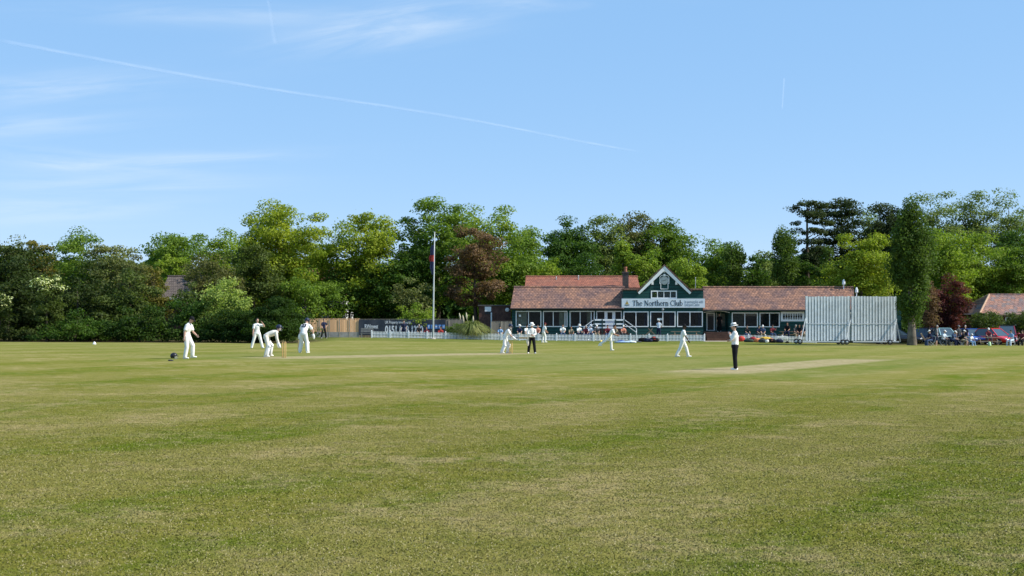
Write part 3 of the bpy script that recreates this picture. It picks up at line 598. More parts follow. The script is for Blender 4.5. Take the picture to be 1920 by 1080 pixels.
    hd = MB(); hd.bar((x(1245), yc - .075, z(526)), (x(1245) + .2, yc - .075, z(526) + .07), .03, .02); hd.bar((x(1245), yc - .083, z(526)), (x(1245) - .24, yc - .083, z(526) - .05), .03, .02)
    for k in range(12): a = k * math.pi / 6; hd.bar((x(1245) + .29 * math.cos(a), yc - .079, z(526) + .29 * math.sin(a)), (x(1245) + .34 * math.cos(a), yc - .079, z(526) + .34 * math.sin(a)), .025, .01)
    hd.build('clock_dial', DARK, cf)
    # sign
    sb = MB(); sb.box(x(1165), x(1320.5), yc - .16, yc - .10, z(577), z(560)); so_ = sb.build('sign_board', M('pale_blue_sign', (.66, .72, .78), .45, .03), r)
    lt = serif('The Northern Club', x(1185), x(1279.3), z(573.3), z(563.5) - z(573.3), yc - .165); lt.build('lettering', INK, so_)
    smallc = M('grey_blue_lettering', (.20, .24, .30), .6, .05)
    text('In partnership with', x(1283), x(1317), z(565.8), .27, yc - .164, smallc, so_); text('Liverpool Centre', x(1283), x(1310.5), z(571.3), .27, yc - .164, smallc, so_)
    em = MB(); em.prism([(x(1169.8), z(571.5)), (x(1171.5), z(573)), (x(1175), z(573.6)), (x(1178.5), z(573)), (x(1180.4), z(571.5)), (x(1178.5), z(571.6)), (x(1175), z(572.2)), (x(1171.5), z(571.6))], yc - .168, yc - .161); em.build('emblem', M('emblem_dark', (.10, .11, .10), .6), so_)
    em = MB(); em.prism([(x(1171.5), z(571)), (x(1178.5), z(571)), (x(1176.5), z(566.5)), (x(1175), z(564.5)), (x(1173.5), z(566.5))], yc - .167, yc - .161); em.prism([(x(1174.4), z(564.3)), (x(1175.7), z(564.3)), (x(1175), z(562.6))], yc - .169, yc - .162); em.build('emblem', M('emblem_gold', (.42, .30, .09), .6), so_)
    MB().lathe([(.03, -.1), (.11, -.05), (.11, .08), (.04, .12)], (x(1242), yc - .14, z(580.5)), 10).build('lamp', STEEL, r)
    # right wing with its recessed porch
    rw = [(1372, 1421), (1424, 1462)]
    m = MB(); holed_wall(m, x(1369), x(1690), g - .3, z(582), YF, YF + .15, [(x(a), x(b), z(613.5), z(586)) for a, b in rw] + [(x(1464), x(1508), z(602.5), z(584.5)), (x(1520), x(1564), z(602.5), z(584.5)), (x(1580), x(1624), z(602.5), z(584.5))])
    m.box(x(1690) - .15, x(1690), YF + .153, YF + 6.5, g - .3, z(582)); m.build('wall', GREEN, r)
    W(1372, 1421, 586, 613.5, YF, curtains=((.06, .44, M('noticeboard_inside', (.12, .12, .09), .9)),)); W(1424, 1462, 586, 613.5, YF, curtains=((.5, .9, M('dim_curtain', (.05, .04, .03), .9)),))
    for a in (1464, 1520, 1580): W(a, a + 44, 584.5, 602.5, YF, splits=(.51,), fw=.19, bars=(4, 3))
    ypor = YF + 1.6
    zc_ = z(581.5); m = MB(); holed_wall(m, x(1318), x(1369), g, zc_, ypor, ypor + .12, [(x(1329), x(1345), z(620), z(586))]); m.box(x(1369) - .12, x(1369) - .003, YF + .153, ypor - .003, g - .3, zc_); m.build('porch_wall', GREEN, r)
    pd = MB(); holed_wall(pd, x(1329), x(1345), z(620), z(586), ypor - .02, ypor + .05, [(x(1331), x(1343), z(619), z(588))]); pdo = pd.build('door', WHITE, r)
    MB().box(x(1331), x(1343), ypor + .01, ypor + .016, z(619), z(588)).build('pane', GLASS, pdo)
    MB().box(x(1348), x(1364), ypor - .05, ypor - .004, z(612), z(588)).build('noticeboard', M('noticeboard', (.14, .15, .12), .7, .3, 3), r)
    pp = MB(); pp.box(x(1347.5), x(1348.3), ypor - .07, ypor - .052, z(620), z(586)); pp.box(x(1355.5), x(1356.3), ypor - .07, ypor - .052, z(620), z(586)); pp.build('porch_frame', OFFW, r)
    br_ = MB(); n = 10
    for i in range(n): 
        a0, a1 = i / n, (i + 1) / n; f_ = lambda s: z(585) - .16 * (2 * s - 1) ** 2 + .1
        br_.bar((x(1319) + (x(1368) - x(1319)) * a0, YF - .05, f_(a0)), (x(1319) + (x(1368) - x(1319)) * a1, YF - .05, f_(a1)), .05, .06)
    br_.build('porch_trim', OFFW, r)
    dk = MB(); dk.box(x(1318), x(1690), YF + .16, YF + 6.4, z(622) - .06, z(622)); dk.box(x(1319), x(1369), YF - .3, YF + .157, z(622) - .2, z(622)); dk.build('deck', M('dark_deck', (.06, .05, .045), .8), r)
    brown = M('brown_timber', (.085, .045, .030), .75, .25, 3)
    for k in range(4):
        h = (z(622) - g) / 4; MB().box(x(1321.5), x(1368), YF - .3 - .3 * (k + 1), YF - .302 - .3 * k, g - .2, z(622) - h * k - .06 + .03).build('step', brown, r)
    # rooms behind the glass
    rm = MB(); rm.box(x(961), x(1168), YF + .2, YF + 8.9, g - .2, g + .5); rm.box(x(1169), x(1317), YF - .05, YF + 8.9, g - .2, g + .5); rm.build('floor', FLOOR, r)
    bk = MB(); bk.box(x(960), x(1318), YF + 9.003, YF + 9.15, g - .3, z(560)); bk.box(x(1318), x(1690), YF + 6.503, YF + 6.65, g - .3, z(570)); bk.box(x(962), x(1167), YF + 4.5, YF + 4.6, g + .5, z(581)); bk.box(x(1170), x(1316), YF + 4.5, YF + 4.6, g + .5, z(561)); bk.build('inner_wall', INSIDE, r)
    ce = MB(); ce.box(x(962), x(1167), YF + .2, YF + 8.9, z(580), z(579)); ce.box(x(1170), x(1316), YF - .05, YF + 8.9, z(562), z(561)); ce.box(x(1320), x(1688), YF + .2, YF + 6.4, z(581), z(580.4)); ce.build('ceiling', INSIDE, r)
    # roofs
    def slope(nm, pe0, pe1, pr0, pr1, ye, yr, pye, pyr, mt, hgt=.12, back=3.2, drop=1.9):
        a, b = (X_(pe0, ye), ye, Z_(pye, ye)), (X_(pe1, ye), ye, Z_(pye, ye)); c, d = (X_(pr1, yr), yr, Z_(pyr, yr)), (X_(pr0, yr), yr, Z_(pyr, yr))
        e, f = (c[0], yr + back, c[2] - drop), (d[0], yr + back, d[2] - drop)
        up = lambda q: (q[0], q[1], q[2] + hgt)
        mm = MB(); vs = [a, b, c, d, e, f]; vs = vs + [up(q) for q in vs]
        mm.add(vs, [(6, 7, 8, 9), (9, 8, 10, 11), (0, 3, 2, 1), (3, 5, 4, 2), (0, 1, 7, 6), (1, 2, 8, 7), (2, 4, 10, 8), (4, 5, 11, 10), (5, 3, 9, 11), (3, 0, 6, 9)])
        o = mm.build(nm, mt, r)
        rd = MB(); rd.tube([(d[0], yr, d[2] + hgt), (c[0], yr, c[2] + hgt)], [.11, .11], 8); rd.build('ridge_tiles', mt, o); return o
    slope('roof', 957, 1170, 964, 1170, YF - .45, YF + 2.6, 580, 540.5, ROOF, back=.6, drop=.2)
    slope('roof', 984, 1200, 986, 1195, YF + 3.3, YF + 6.2, 541, 521, ROOF2)
    slope('roof', 1318, 1604, 1318, 1600, YF - .45, YF + 2.6, 582.5, 541, ROOF)
    MB().tube([(x(957), YF - .52, z(579)), (x(1168), YF - .52, z(579))], [.06, .06], 6).build('gutter', DARK, r); gu = MB(); gu.tube([(x(1320), YF - .52, z(582)), (x(1604), YF - .52, z(582))], [.06, .06], 6); gu.build('gutter', DARK, r)
    for p in (1016.5, 1066, 1116.5): MB().tube([(x(p), YF - .06, z(580.5)), (x(p), YF - .06, g)], [.04, .04], 6).build('downpipe', GREEN, r)
    # chimney, vents, cowls
    yq = YF + 3.0; cx = X_(1173.3, yq)
    ch = MB(); ch.box(cx - .28, cx + .28, yq, yq + .6, Z_(545, yq), Z_(512, yq)); ch.box(cx - .34, cx + .34, yq - .05, yq + .65, Z_(512, yq), Z_(509.5, yq)); cho = ch.build('chimney', M('sooty_brick', (.085, .070, .065), .95, .3, 5), r)
    MB().lathe([(.17, 0), (.14, .3), (.17, .36), (.15, .5)], (cx, yq + .3, Z_(509.5, yq)), 12).build('chimney_pot', M('terracotta', (.30, .12, .07), .8), cho)
    for p, py in ((1043, 519.5), (1084.5, 517)):
        yv = YF + 5.4; xv = X_(p, yv); zb = Z_(527, yv); v_ = MB(); v_.tube([(xv, yv, zb - .2), (xv, yv, Z_(py, yv))], [.06, .06], 8); v_.lathe([(.2, 0), (.12, .06), (.07, .12)], (xv, yv, zb - .12), 10); v_.build('vent_pipe', STEEL, r)
    for p, pt, pb, yv in ((1582, 525, 545, YF + 2.4), (1606, 540, 560, YF + 1)):
        xv = X_(p, yv); zt = Z_(pt, yv); v_ = MB(); v_.tube([(xv, yv, Z_(pb, yv) - .3), (xv, yv, zt - .3)], [.045, .045], 8); v_.lathe([(.06, -.5), (.15, -.42), (.15, -.15), (.05, -.1), (.13, -.05), (.03, .06)], (xv, yv, zt), 10); v_.build('flue_cowl', WHITE, r)
    v_ = MB(); xv = X_(1304, YF + 3); v_.tube([(xv, YF + 3, Z_(545, YF + 3)), (xv, YF + 3, Z_(520, YF + 3))], [.035, .035], 6); v_.build('aerial_mast', STEEL, r)
    # steps, platform and white railings at the left-wing door
    pl = MB(); pl.box(x(1111), x(1169), YF - 1.5, YF - .003, g - .2, z(617.5)); pl.build('platform', BRICK, r)
    for s, p0 in ((-1, 1111), (1, 1169)):
        st_ = MB()
        for k in range(4): h = (z(617.5) - g) * (1 - (k + 1) / 5); a = x(p0) + s * .32 * k; b = a + s * .318; st_.box(min(a, b), max(a, b), YF - 1.5, YF - .1, g - .2, g + h)
        st_.build('steps', BRICK, r)
    yr_ = YF - 1.55; rl = MB()
    for py in (600, 607.5, 614): rl.box(x(1111.5), x(1168.5), yr_ - .03, yr_ + .03, z(py) - .075, z(py) + .075)
    for py in (600, 607.5):
        rl.bar((x(1111), yr_ + .004, z(py)), (x(1093), yr_ + .004, z(py + 13)), .06, .15); rl.bar((x(1169), yr_ + .004, z(py)), (x(1191), yr_ + .004, z(py + 16)), .06, .15)
    rl.build('railing', WHITE, r)
    for p in (1112, 1127, 1152, 1168): MB().box(x(p) - .06, x(p) + .06, yr_ - .06, yr_ - .033, g, z(599)).build('railing_post', M('dark_green_post', (.02, .045, .045), .6), r)
    for p, py in ((1093.5, 612), (1190.5, 617)): MB().box(x(p) - .045, x(p) + .045, yr_ - .03, yr_ + .09, g - .1, z(py)).build('newel_post', WHITE, r)
    MB().box(x(1232), x(1241), yc + .02, yc + .028, z(600.5), z(596.5)).build('notice', M('paper', (.7, .72, .7), .8), r)
    MB().box(x(973), x(977), YF + .02, YF + .028, z(594), z(590)).build('notice', M('paper', (.7, .72, .7), .8), r)
    return r

# serif capitals and small letters drawn as strokes (x, z in cap heights)
def arc(cx, cz, rx, rz, a0, a1, n=12): return [(cx + rx * math.cos(R(a0 + (a1 - a0) * i / n)), cz + rz * math.sin(R(a0 + (a1 - a0) * i / n))) for i in range(n + 1)]
TK, TN = .165, .085
def stem(x0, z0, z1, foot=True, head='flag'):
    o = [([(x0, z0), (x0, z1)], TK)]
    if foot: o.append(([(x0 - .15, z0 + .025), (x0 + .15, z0 + .025)], .05))
    if head == 'flag': o.append(([(x0 - .14, z1 - .05), (x0, z1 - .02)], .06))
    if head == 'both': o.append(([(x0 - .15, z1 - .025), (x0 + .15, z1 - .025)], .05))
    return o
GL = {
 'T': (.82, stem(.40, 0, 1, True, '') + [([(.04, .97), (.76, .97)], .06), ([(.05, .98), (.05, .78)], .05), ([(.75, .98), (.75, .78)], .05)]),
 'N': (.98, [([(.16, 0), (.16, 1)], TN), ([(.14, .96), (.80, .03)], TK), ([(.80, 0), (.80, 1)], TN)] + [([(a - .14, b), (a + .14, b)], .05) for a, b in ((.16, .025), (.80, .975))] + [([(.0, .975), (.16, .975)], .05)]),
 'C': (.86, [(arc(.47, .5, .40, .47, 48, 180, 10), .10), (arc(.47, .5, .40, .47, 180, 312, 10), .10), ([(.10, .75), (.07, .5), (.10, .25)], .13), ([(.76, .98), (.76, .70)], .05)]),
 'h': (.74, stem(.17, 0, 1.06) + [(arc(.38, .44, .20, .20, 170, 0, 8) + [(.58, .1)], .10)] + stem(.58, 0, .45, True, '')),
 'n': (.74, stem(.17, 0, .68) + [(arc(.38, .44, .20, .20, 170, 0, 8) + [(.58, .1)], .10)] + stem(.58, 0, .45, True, '')),
 'e': (.62, [(arc(.32, .33, .24, .31, 0, 320, 16), .09), ([(.09, .45), (.07, .33), (.10, .2)], .12), ([(.08, .36), (.56, .36)], .05)]),
 'o': (.70, [(arc(.35, .33, .26, .30, 0, 360, 20), .08), ([(.10, .45), (.09, .33), (.10, .21)], .12), ([(.60, .45), (.61, .33), (.60, .21)], .12)]),
 'r': (.54, stem(.17, 0, .68) + [(arc(.36, .46, .17, .17, 165, 50, 6), .09), ([(.42, .62), (.50, .54)], .10)]),
 't': (.44, [([(.18, .88), (.18, .12)], TK), (arc(.28, .14, .10, .11, 180, 320, 6), .08), ([(.02, .64), (.38, .64)], .06)]),
 'l': (.36, stem(.18, 0, 1.06)),
 'u': (.76, [([(.17, .66), (.17, .2)], TK), (arc(.37, .23, .20, .20, 190, 350, 8), .10), ([(.59, .66), (.59, .0)], TK), ([(.03, .64), (.17, .64)], .05), ([(.45, .64), (.59, .64)], .05), ([(.59, .025), (.73, .025)], .05)]),
 'b': (.72, stem(.16, .02, 1.06, False) + [(arc(.38, .33, .24, .30, 160, -160, 14), .09), ([(.60, .45), (.62, .33), (.60, .21)], .12)]),
 ' ': (.40, [])}
def serif(s, x0, x1, zb, cap, y):
    wtot = sum(GL[c][0] for c in s); k = (x1 - x0) / (wtot * cap); mb = MB(); cx = x0; q = 0
    for c in s:
        for pts, wd in GL[c][1]:
            for (a, b), (c_, d) in zip(pts, pts[1:]):
                q += 1; seg(mb, cx + a * cap * k, zb + b * cap, cx + c_ * cap * k, zb + d * cap, wd * cap, y - .0006 * (q % 9))
        cx += GL[c][0] * cap * k
    return mb
def seg(mb, xa, za, xb, zb, wd, y):
    d = Vector((xb - xa, zb - za)); L_ = max(d.length, 1e-5); d /= L_; n = Vector((-d.y, d.x)) * wd / 2; e = d * wd * .08
    p = [(xa - e.x - n.x, za - e.y - n.y), (xb + e.x - n.x, zb + e.y - n.y), (xb + e.x + n.x, zb + e.y + n.y), (xa - e.x + n.x, za - e.y + n.y)]
    mb.prism(p, y - .006, y)
pavilion()

# houses and sheds half hidden behind the trees
def house(name, label, px0, px1, pe, pr, Y, wall_m, roof_m, depth=7.0, hip=.0, chim=None, cat='house', win=()):
    x0, x1 = X_(px0, Y), X_(px1, Y); g = float(zg((x0 + x1) / 2, Y)); ze = Z_(pe, Y); zr = Z_(pr, Y + depth / 2)
    r = thing(name, label, cat, ((x0 + x1) / 2, Y, g))
    m = MB(); holed_wall(m, x0, x1, g - .3, ze, Y, Y + .2, [(X_(a, Y), X_(b, Y), Z_(d, Y), Z_(c, Y)) for a, b, c, d in win])
    m.box(x0, x0 + .2, Y + .203, Y + depth, g - .3, ze); m.box(x1 - .2, x1, Y + .203, Y + depth, g - .3, ze); m.box(x0 + .203, x1 - .203, Y + depth - .2, Y + depth, g - .3, ze); m.build('wall', wall_m, r)
    h = hip * (x1 - x0); e = .4; ym = Y + depth / 2
    a, b, c, d = (x0 - e, Y - e, ze - .1), (x1 + e, Y - e, ze - .1), (x1 + e, Y + depth + e, ze - .1), (x0 - e, Y + depth + e, ze - .1); p, q = (x0 + h - (e if not h else 0), ym, zr), (x1 - h + (e if not h else 0), ym, zr)
    m = MB(); m.add([a, b, c, d, p, q], [(0, 1, 5, 4), (1, 2, 5), (2, 3, 4, 5), (3, 0, 4), (3, 2, 1, 0)]); ro = m.build('roof', roof_m, r)
    rt = MB(); rt.tube([p, q], [.12, .12], 6); rt.build('ridge_tiles', roof_m, ro)
    if h:
        for s, t_ in ((p, a), (p, d), (q, b), (q, c)): MB().tube([s, t_], [.12, .12], 6).build('hip_tiles', M('pale_hip_tiles', (.42, .27, .18), .8), ro)
    fa = MB(); fa.box(x0 - e, x1 + e, Y - e - .03, Y - e - .003, ze - .28, ze - .08); fa.build('fascia', M('brown_fascia', (.16, .10, .07), .7) if cat == 'clubhouse' else WHITE, r)
    for w_ in win: window(r, X_(w_[0], Y), X_(w_[1], Y), Z_(w_[3], Y), Z_(w_[2], Y), Y)
    if chim is not None:
        cx = X_(chim, ym); MB().box(cx - .4, cx + .4, ym - .3, ym + .3, zr - .6, zr + 1.1).build('chimney', BRICK, ro)
    return r
WALLW = M('white_render', (.72, .72, .69), .8, .06, 1)
house('slate_house', 'grey slate-roofed house glimpsed behind the hawthorn and maple', 306, 360, 556, 518, 132, BRICK, SLATE)
house('white_house', 'white house with red tiled roof glimpsed between the lime trees', 566, 648, 552, 505, 145, WALLW, ROOF2, win=((575, 590, 565, 585), (600, 615, 565, 585), (625, 640, 565, 585)))
house('tiled_clubhouse', 'low building with hipped brown tiled roof behind the red cars at right', 1841, 2060, 588, 552.5, 135, BRICK, ROOF3, depth=8.4, hip=.19, cat='clubhouse', win=((1848, 1868, 595, 612), (1885, 1905, 595, 612)))
def shed():
    Y = 131; x0, x1 = X_(898, Y), X_(958, Y); g = float(zg(x0, Y)); r = thing('brick_shed', 'flat-roofed dark brick outbuilding with a white panel beside the pavilion', 'outbuilding', ((x0 + x1) / 2, Y, g))
    m = MB(); m.box(x0, x1, Y, Y + 4, g - .3, Z_(574, Y)); m.build('wall', BRICK, r); m = MB(); m.box(x0 - .1, x1 + .1, Y - .12, Y + 4.1, Z_(574, Y) + .003, Z_(571.5, Y)); m.build('roof', M('roof_felt', (.10, .09, .085), .9), r)
    m = MB(); m.box(X_(909, Y), X_(921, Y), Y - .05, Y - .003, Z_(584, Y), Z_(575, Y)); m.build('panel', WHITE, r)
    m = MB(); m.box(X_(909, Y), X_(921, Y), Y - .04, Y - .003, Z_(589, Y), Z_(584.5, Y)); m.build('vent', DARK, r)
    m = MB(); m.box(X_(920, Y), X_(922.5, Y), Y - .12, Y - .053, g, Z_(586, Y)); m.build('post', OFFW, r)
    m = MB(); m.lathe([(.05, 0), (.2, .05), (.2, .12), (.1, .16)], (0, 0, 0), 12); m.xf(Matrix.Translation((X_(951, Y), Y - .003, Z_(581, Y))) @ Matrix.Rotation(math.pi / 2, 4, 'X')); m.build('wall_lamp', OFFW, r)
shed()

# ------------------------------------------------------------ fences and the banner
WOOD = board_mat('new_fence_boards', (.82, .48, .25), .15, True, .3, .07); OLDW = board_mat('weathered_boards', (.24, .21, .17), .14, True, .3, .1); CONC = M('concrete_boards', (.36, .33, .29), .9, .2, 2)
def board_fence(name, label, p0, p1, pt, pb, Y, m1, posts, base=None):
    x0, x1 = X_(p0, Y), X_(p1, Y); g = float(zg((x0 + x1) / 2, Y)); zt = Z_(pt, Y); zb = Z_(base, Y) if base else g - .1
    r = thing(name, label, 'fence', ((x0 + x1) / 2, Y, g)); m = MB(); n = int((x1 - x0) / .15)
    for i in range(n):
        a = x0 + (x1 - x0) * i / n; b = x0 + (x1 - x0) * (i + 1) / n; m.box(a + .004, b - .004, Y - .002 * (i % 2), Y + .03, zb, zt + .03 * math.sin(i * 2.3))
    m.build('boards', m1, r)
    if base: q = MB(); q.box(x0, x1, Y - .02, Y + .04, g - .2, zb - .004); q.build('gravel_board', CONC, r)
    m = MB(); m.box(x0, x1, Y - .008, Y + .06, zt + .035, zt + .075); m.build('capping', m1, r)
    for i in range(posts): xp = x0 + (x1 - x0) * i / (posts - 1); MB().box(xp - .05, xp + .05, Y - .030, Y - .024, g - .1, zt + .02).build('post', M('pale_post', (.42, .34, .25), .9, .2), r)
    return r
board_fence('wooden_fence', 'new orange-brown vertical board fence on concrete base beside the laurel', 580, 674, 598.5, 636, 126.5, WOOD, 6, 622.5)
board_fence('wooden_fence', 'weathered grey board fence behind the banner and the pampas clump', 674.5, 870, 599.5, 636, 126.9, OLDW, 8)
board_fence('wooden_fence', 'short weathered grey fence panel between pampas clump and pavilion', 922, 959, 603.5, 634, 126.4, OLDW, 3)
def banner():
    Y = 126.45; x0, x1 = X_(672.5, Y), X_(835.5, Y); g = float(zg((x0 + x1) / 2, Y)); r = thing('advertising_banner', 'long dark blue-grey banner with a white telephone number hung on the fence', 'banner', ((x0 + x1) / 2, Y, g))
    m = MB(); n = 40; zt, zb = Z_(599.3, Y), Z_(628.5, Y)
    pts = [(x0 + (x1 - x0) * i / n, Y + .02 * math.sin(i * .9), zt - .03 * abs(math.sin(i * .39))) for i in range(n + 1)]
    for (a, y, z), (b, y2, z2) in zip(pts, pts[1:]): m.add([(a, y, zb), (b, y2, zb), (b, y2, z2), (a, y, z), (a, y + .01, zb), (b, y2 + .01, zb), (b, y2 + .01, z2), (a, y + .01, z)], [(0, 1, 2, 3), (5, 4, 7, 6), (3, 2, 6, 7), (1, 0, 4, 5)])
    cl = m.build('cloth', M('banner_cloth', (.045, .052, .068), .55, .15, 1.5), r, smooth=False)
    wt = M('banner_white', (.75, .76, .78), .6, .03); yl = Y - .03
    text('RWinvest', X_(684, Y), X_(709, Y), Z_(611.8, Y), .38, yl, wt, cl, offs=.015); text('UK Property Investments', X_(722, Y), X_(770, Y), Z_(605, Y), -.34, yl, wt, cl, offs=.01)
    text('0151 808 1250', X_(722, Y), X_(793.5, Y), Z_(617.3, Y), .68, yl, wt, cl, offs=.035)
    for i in range(5):
        a = X_(801.5 + i * 6.9, Y); s = MB(); s.box(a, a + .26, yl - .008, yl, Z_(616.3, Y), Z_(608.8, Y)); ic = s.build('icon', M('banner_blue', (.10, .28, .62), .6, .03), cl)
        q = MB(); zc = Z_(612.5, Y); yi = yl - .016
        if i == 0: q.box(a + .07, a + .11, yi, yl - .009, zc - .12, zc + .12); q.box(a + .112, a + .2, yi, yl - .009, zc + .08, zc + .12); q.box(a + .112, a + .18, yi, yl - .009, zc - .02, zc + .02)
        elif i == 1: q.box(a + .11, a + .15, yi, yl - .009, zc - .12, zc + .12)
        elif i == 2: q.lathe([(.02, 0), (.08, 0), (.08, .005), (.02, .005)], n=10); q.xf(Matrix.Translation((a + .13, yl - .01, zc)) @ Matrix.Rotation(math.pi / 2, 4, 'X'))
        elif i == 3: q.box(a + .06, a + .1, yi, yl - .009, zc - .12, zc + .1); q.box(a + .102, a + .2, yi, yl - .009, zc - .02, zc + .02)
        else: q.box(a + .06, a + .1, yi, yl - .009, zc - .12, zc + .02); q.box(a + .102, a + .16, yi, yl - .009, zc - .02, zc + .02); q.box(a + .162, a + .2, yi, yl - .009, zc - .12, zc + .12)
        q.build('symbol', wt, ic)
banner()
def picket(name, label, p0, p1, Y, step, h=.60):
    x0, x1 = X_(p0, Y), X_(p1, Y); n = max(1, round((p1 - p0) / step)); gm = float(zg((x0 + x1) / 2, Y)); r = thing(name, label, 'fence', ((x0 + x1) / 2, Y, gm))
    for i in range(n + 1):
        a = x0 + (x1 - x0) * i / n; g = float(zg(a, Y)); q = MB(); q.box(a - .055, a + .055, Y - .07, Y + .03, g - .1, g + h + .06); q.add([(a - .055, Y - .07, g + h + .062), (a + .055, Y - .07, g + h + .062), (a + .055, Y + .03, g + h + .062), (a - .055, Y + .03, g + h + .062), (a, Y - .02, g + h + .12)], [(0, 1, 4), (1, 2, 4), (2, 3, 4), (3, 0, 4), (3, 2, 1, 0)]); q.build('post', WHITE, r)
        if i == n: break
        b = x0 + (x1 - x0) * (i + 1) / n; g2 = float(zg(b, Y)); q = MB(); k = round((b - a) / .145)
        for f in (.14, .60): q.bar((a + .056, Y, g + h * f), (b - .056, Y, g2 + h * f), .03, .10)
        for j in range(k):
            u = (j + .5) / k; xp = a + .056 + (b - a - .112) * u; gg = g + (g2 - g) * u + .02
            q.prism([(xp - .038, gg), (xp + .038, gg), (xp + .038, gg + h - .06), (xp, gg + h), (xp - .038, gg + h - .06)], Y - .036, Y - .017)
        q.build('panel', WHITE, r)
picket('picket_fence', 'long low white picket fence before the banner and pavilion', 697, 1321, 124, 35.2)
picket('picket_fence', 'short white picket fence behind the kit bags, ending at the sight screen', 1372, 1530, 124, 32)
def path():
    q = MB(); x0, x1 = X_(1319, 124), X_(1372, 124)
    v = [(x0, 122.6), (x1 + .1, 122.6), (x1, 126.6), (x0, 126.6)]; q.add([(a, b, float(zg(a, b)) + .012) for a, b in v], [(0, 1, 2, 3)]); o = q.build('path', M('concrete_path', (.52, .44, .34), .9, .15, 2)); o['kind'] = 'structure'
path()
def flagpole():
    Y = 122.5; x = X_(812, Y); g = float(zg(x, Y)); r = thing('flagpole', 'tall white flagpole standing behind the picket fence', 'flagpole', (x, Y, g)); zt = Z_(437, Y) - g
    MB().tube([(0, 0, -.1), (.06, 0, zt * .5), (.14, 0, zt)], [.085, .065, .045], 10).build('pole', M('pole_paint', (.55, .58, .58), .5, .15, 1), r, local=True, smooth=True)
    MB().lathe([(.02, -.05), (.07, 0), (.07, .03), (.02, .09)], (.14, 0, zt + .03), 10).build('finial', STEEL, r, local=True, smooth=True)
    MB().lathe([(.26, -.1), (.26, .05), (.13, .12)], n=12).build('base', CONC, r, local=True)
    z1, z0 = Z_(460, Y) - g, Z_(515, Y) - g; cols = {'navy': (.03, .04, .10), 'red': (.28, .035, .03)}
    f = thing('flag', 'limp navy and red flag hanging against the flagpole', 'flag', (x, Y, g))
    for nm, a, b, c in (('navy_cloth', z1, z1 - .9, 'navy'), ('red_cloth', z1 - .9, z1 - 1.5, 'red'), ('navy_cloth', z1 - 1.5, z0, 'navy')):
        m = MB(); n = 10
        for k in range(8):
            za, zb = a + (b - a) * k / 8, a + (b - a) * (k + 1) / 8; wd = lambda z: .16 + .22 * math.sin(math.pi * min(1, max(0, (z1 - z) / (z1 - z0) * .95 + .05))) * (1 + .3 * math.sin(z * 7))
            for j in range(n):
                fa = lambda z, q: (.09 - .06 - wd(z) * q / n - .02 * (z - z0) * 0 + .04 * (z / zt), -.11 - .05 * math.sin(q * 1.9 + z * .6), z)
                m.add([fa(za, j), fa(zb, j), fa(zb, j + 1), fa(za, j + 1)], [(0, 1, 2, 3)])
        m.build(nm, M('flag_' + c, cols[c], .8, .2), f, local=True, mods=(('SOLIDIFY', dict(thickness=.012)),))
flagpole()

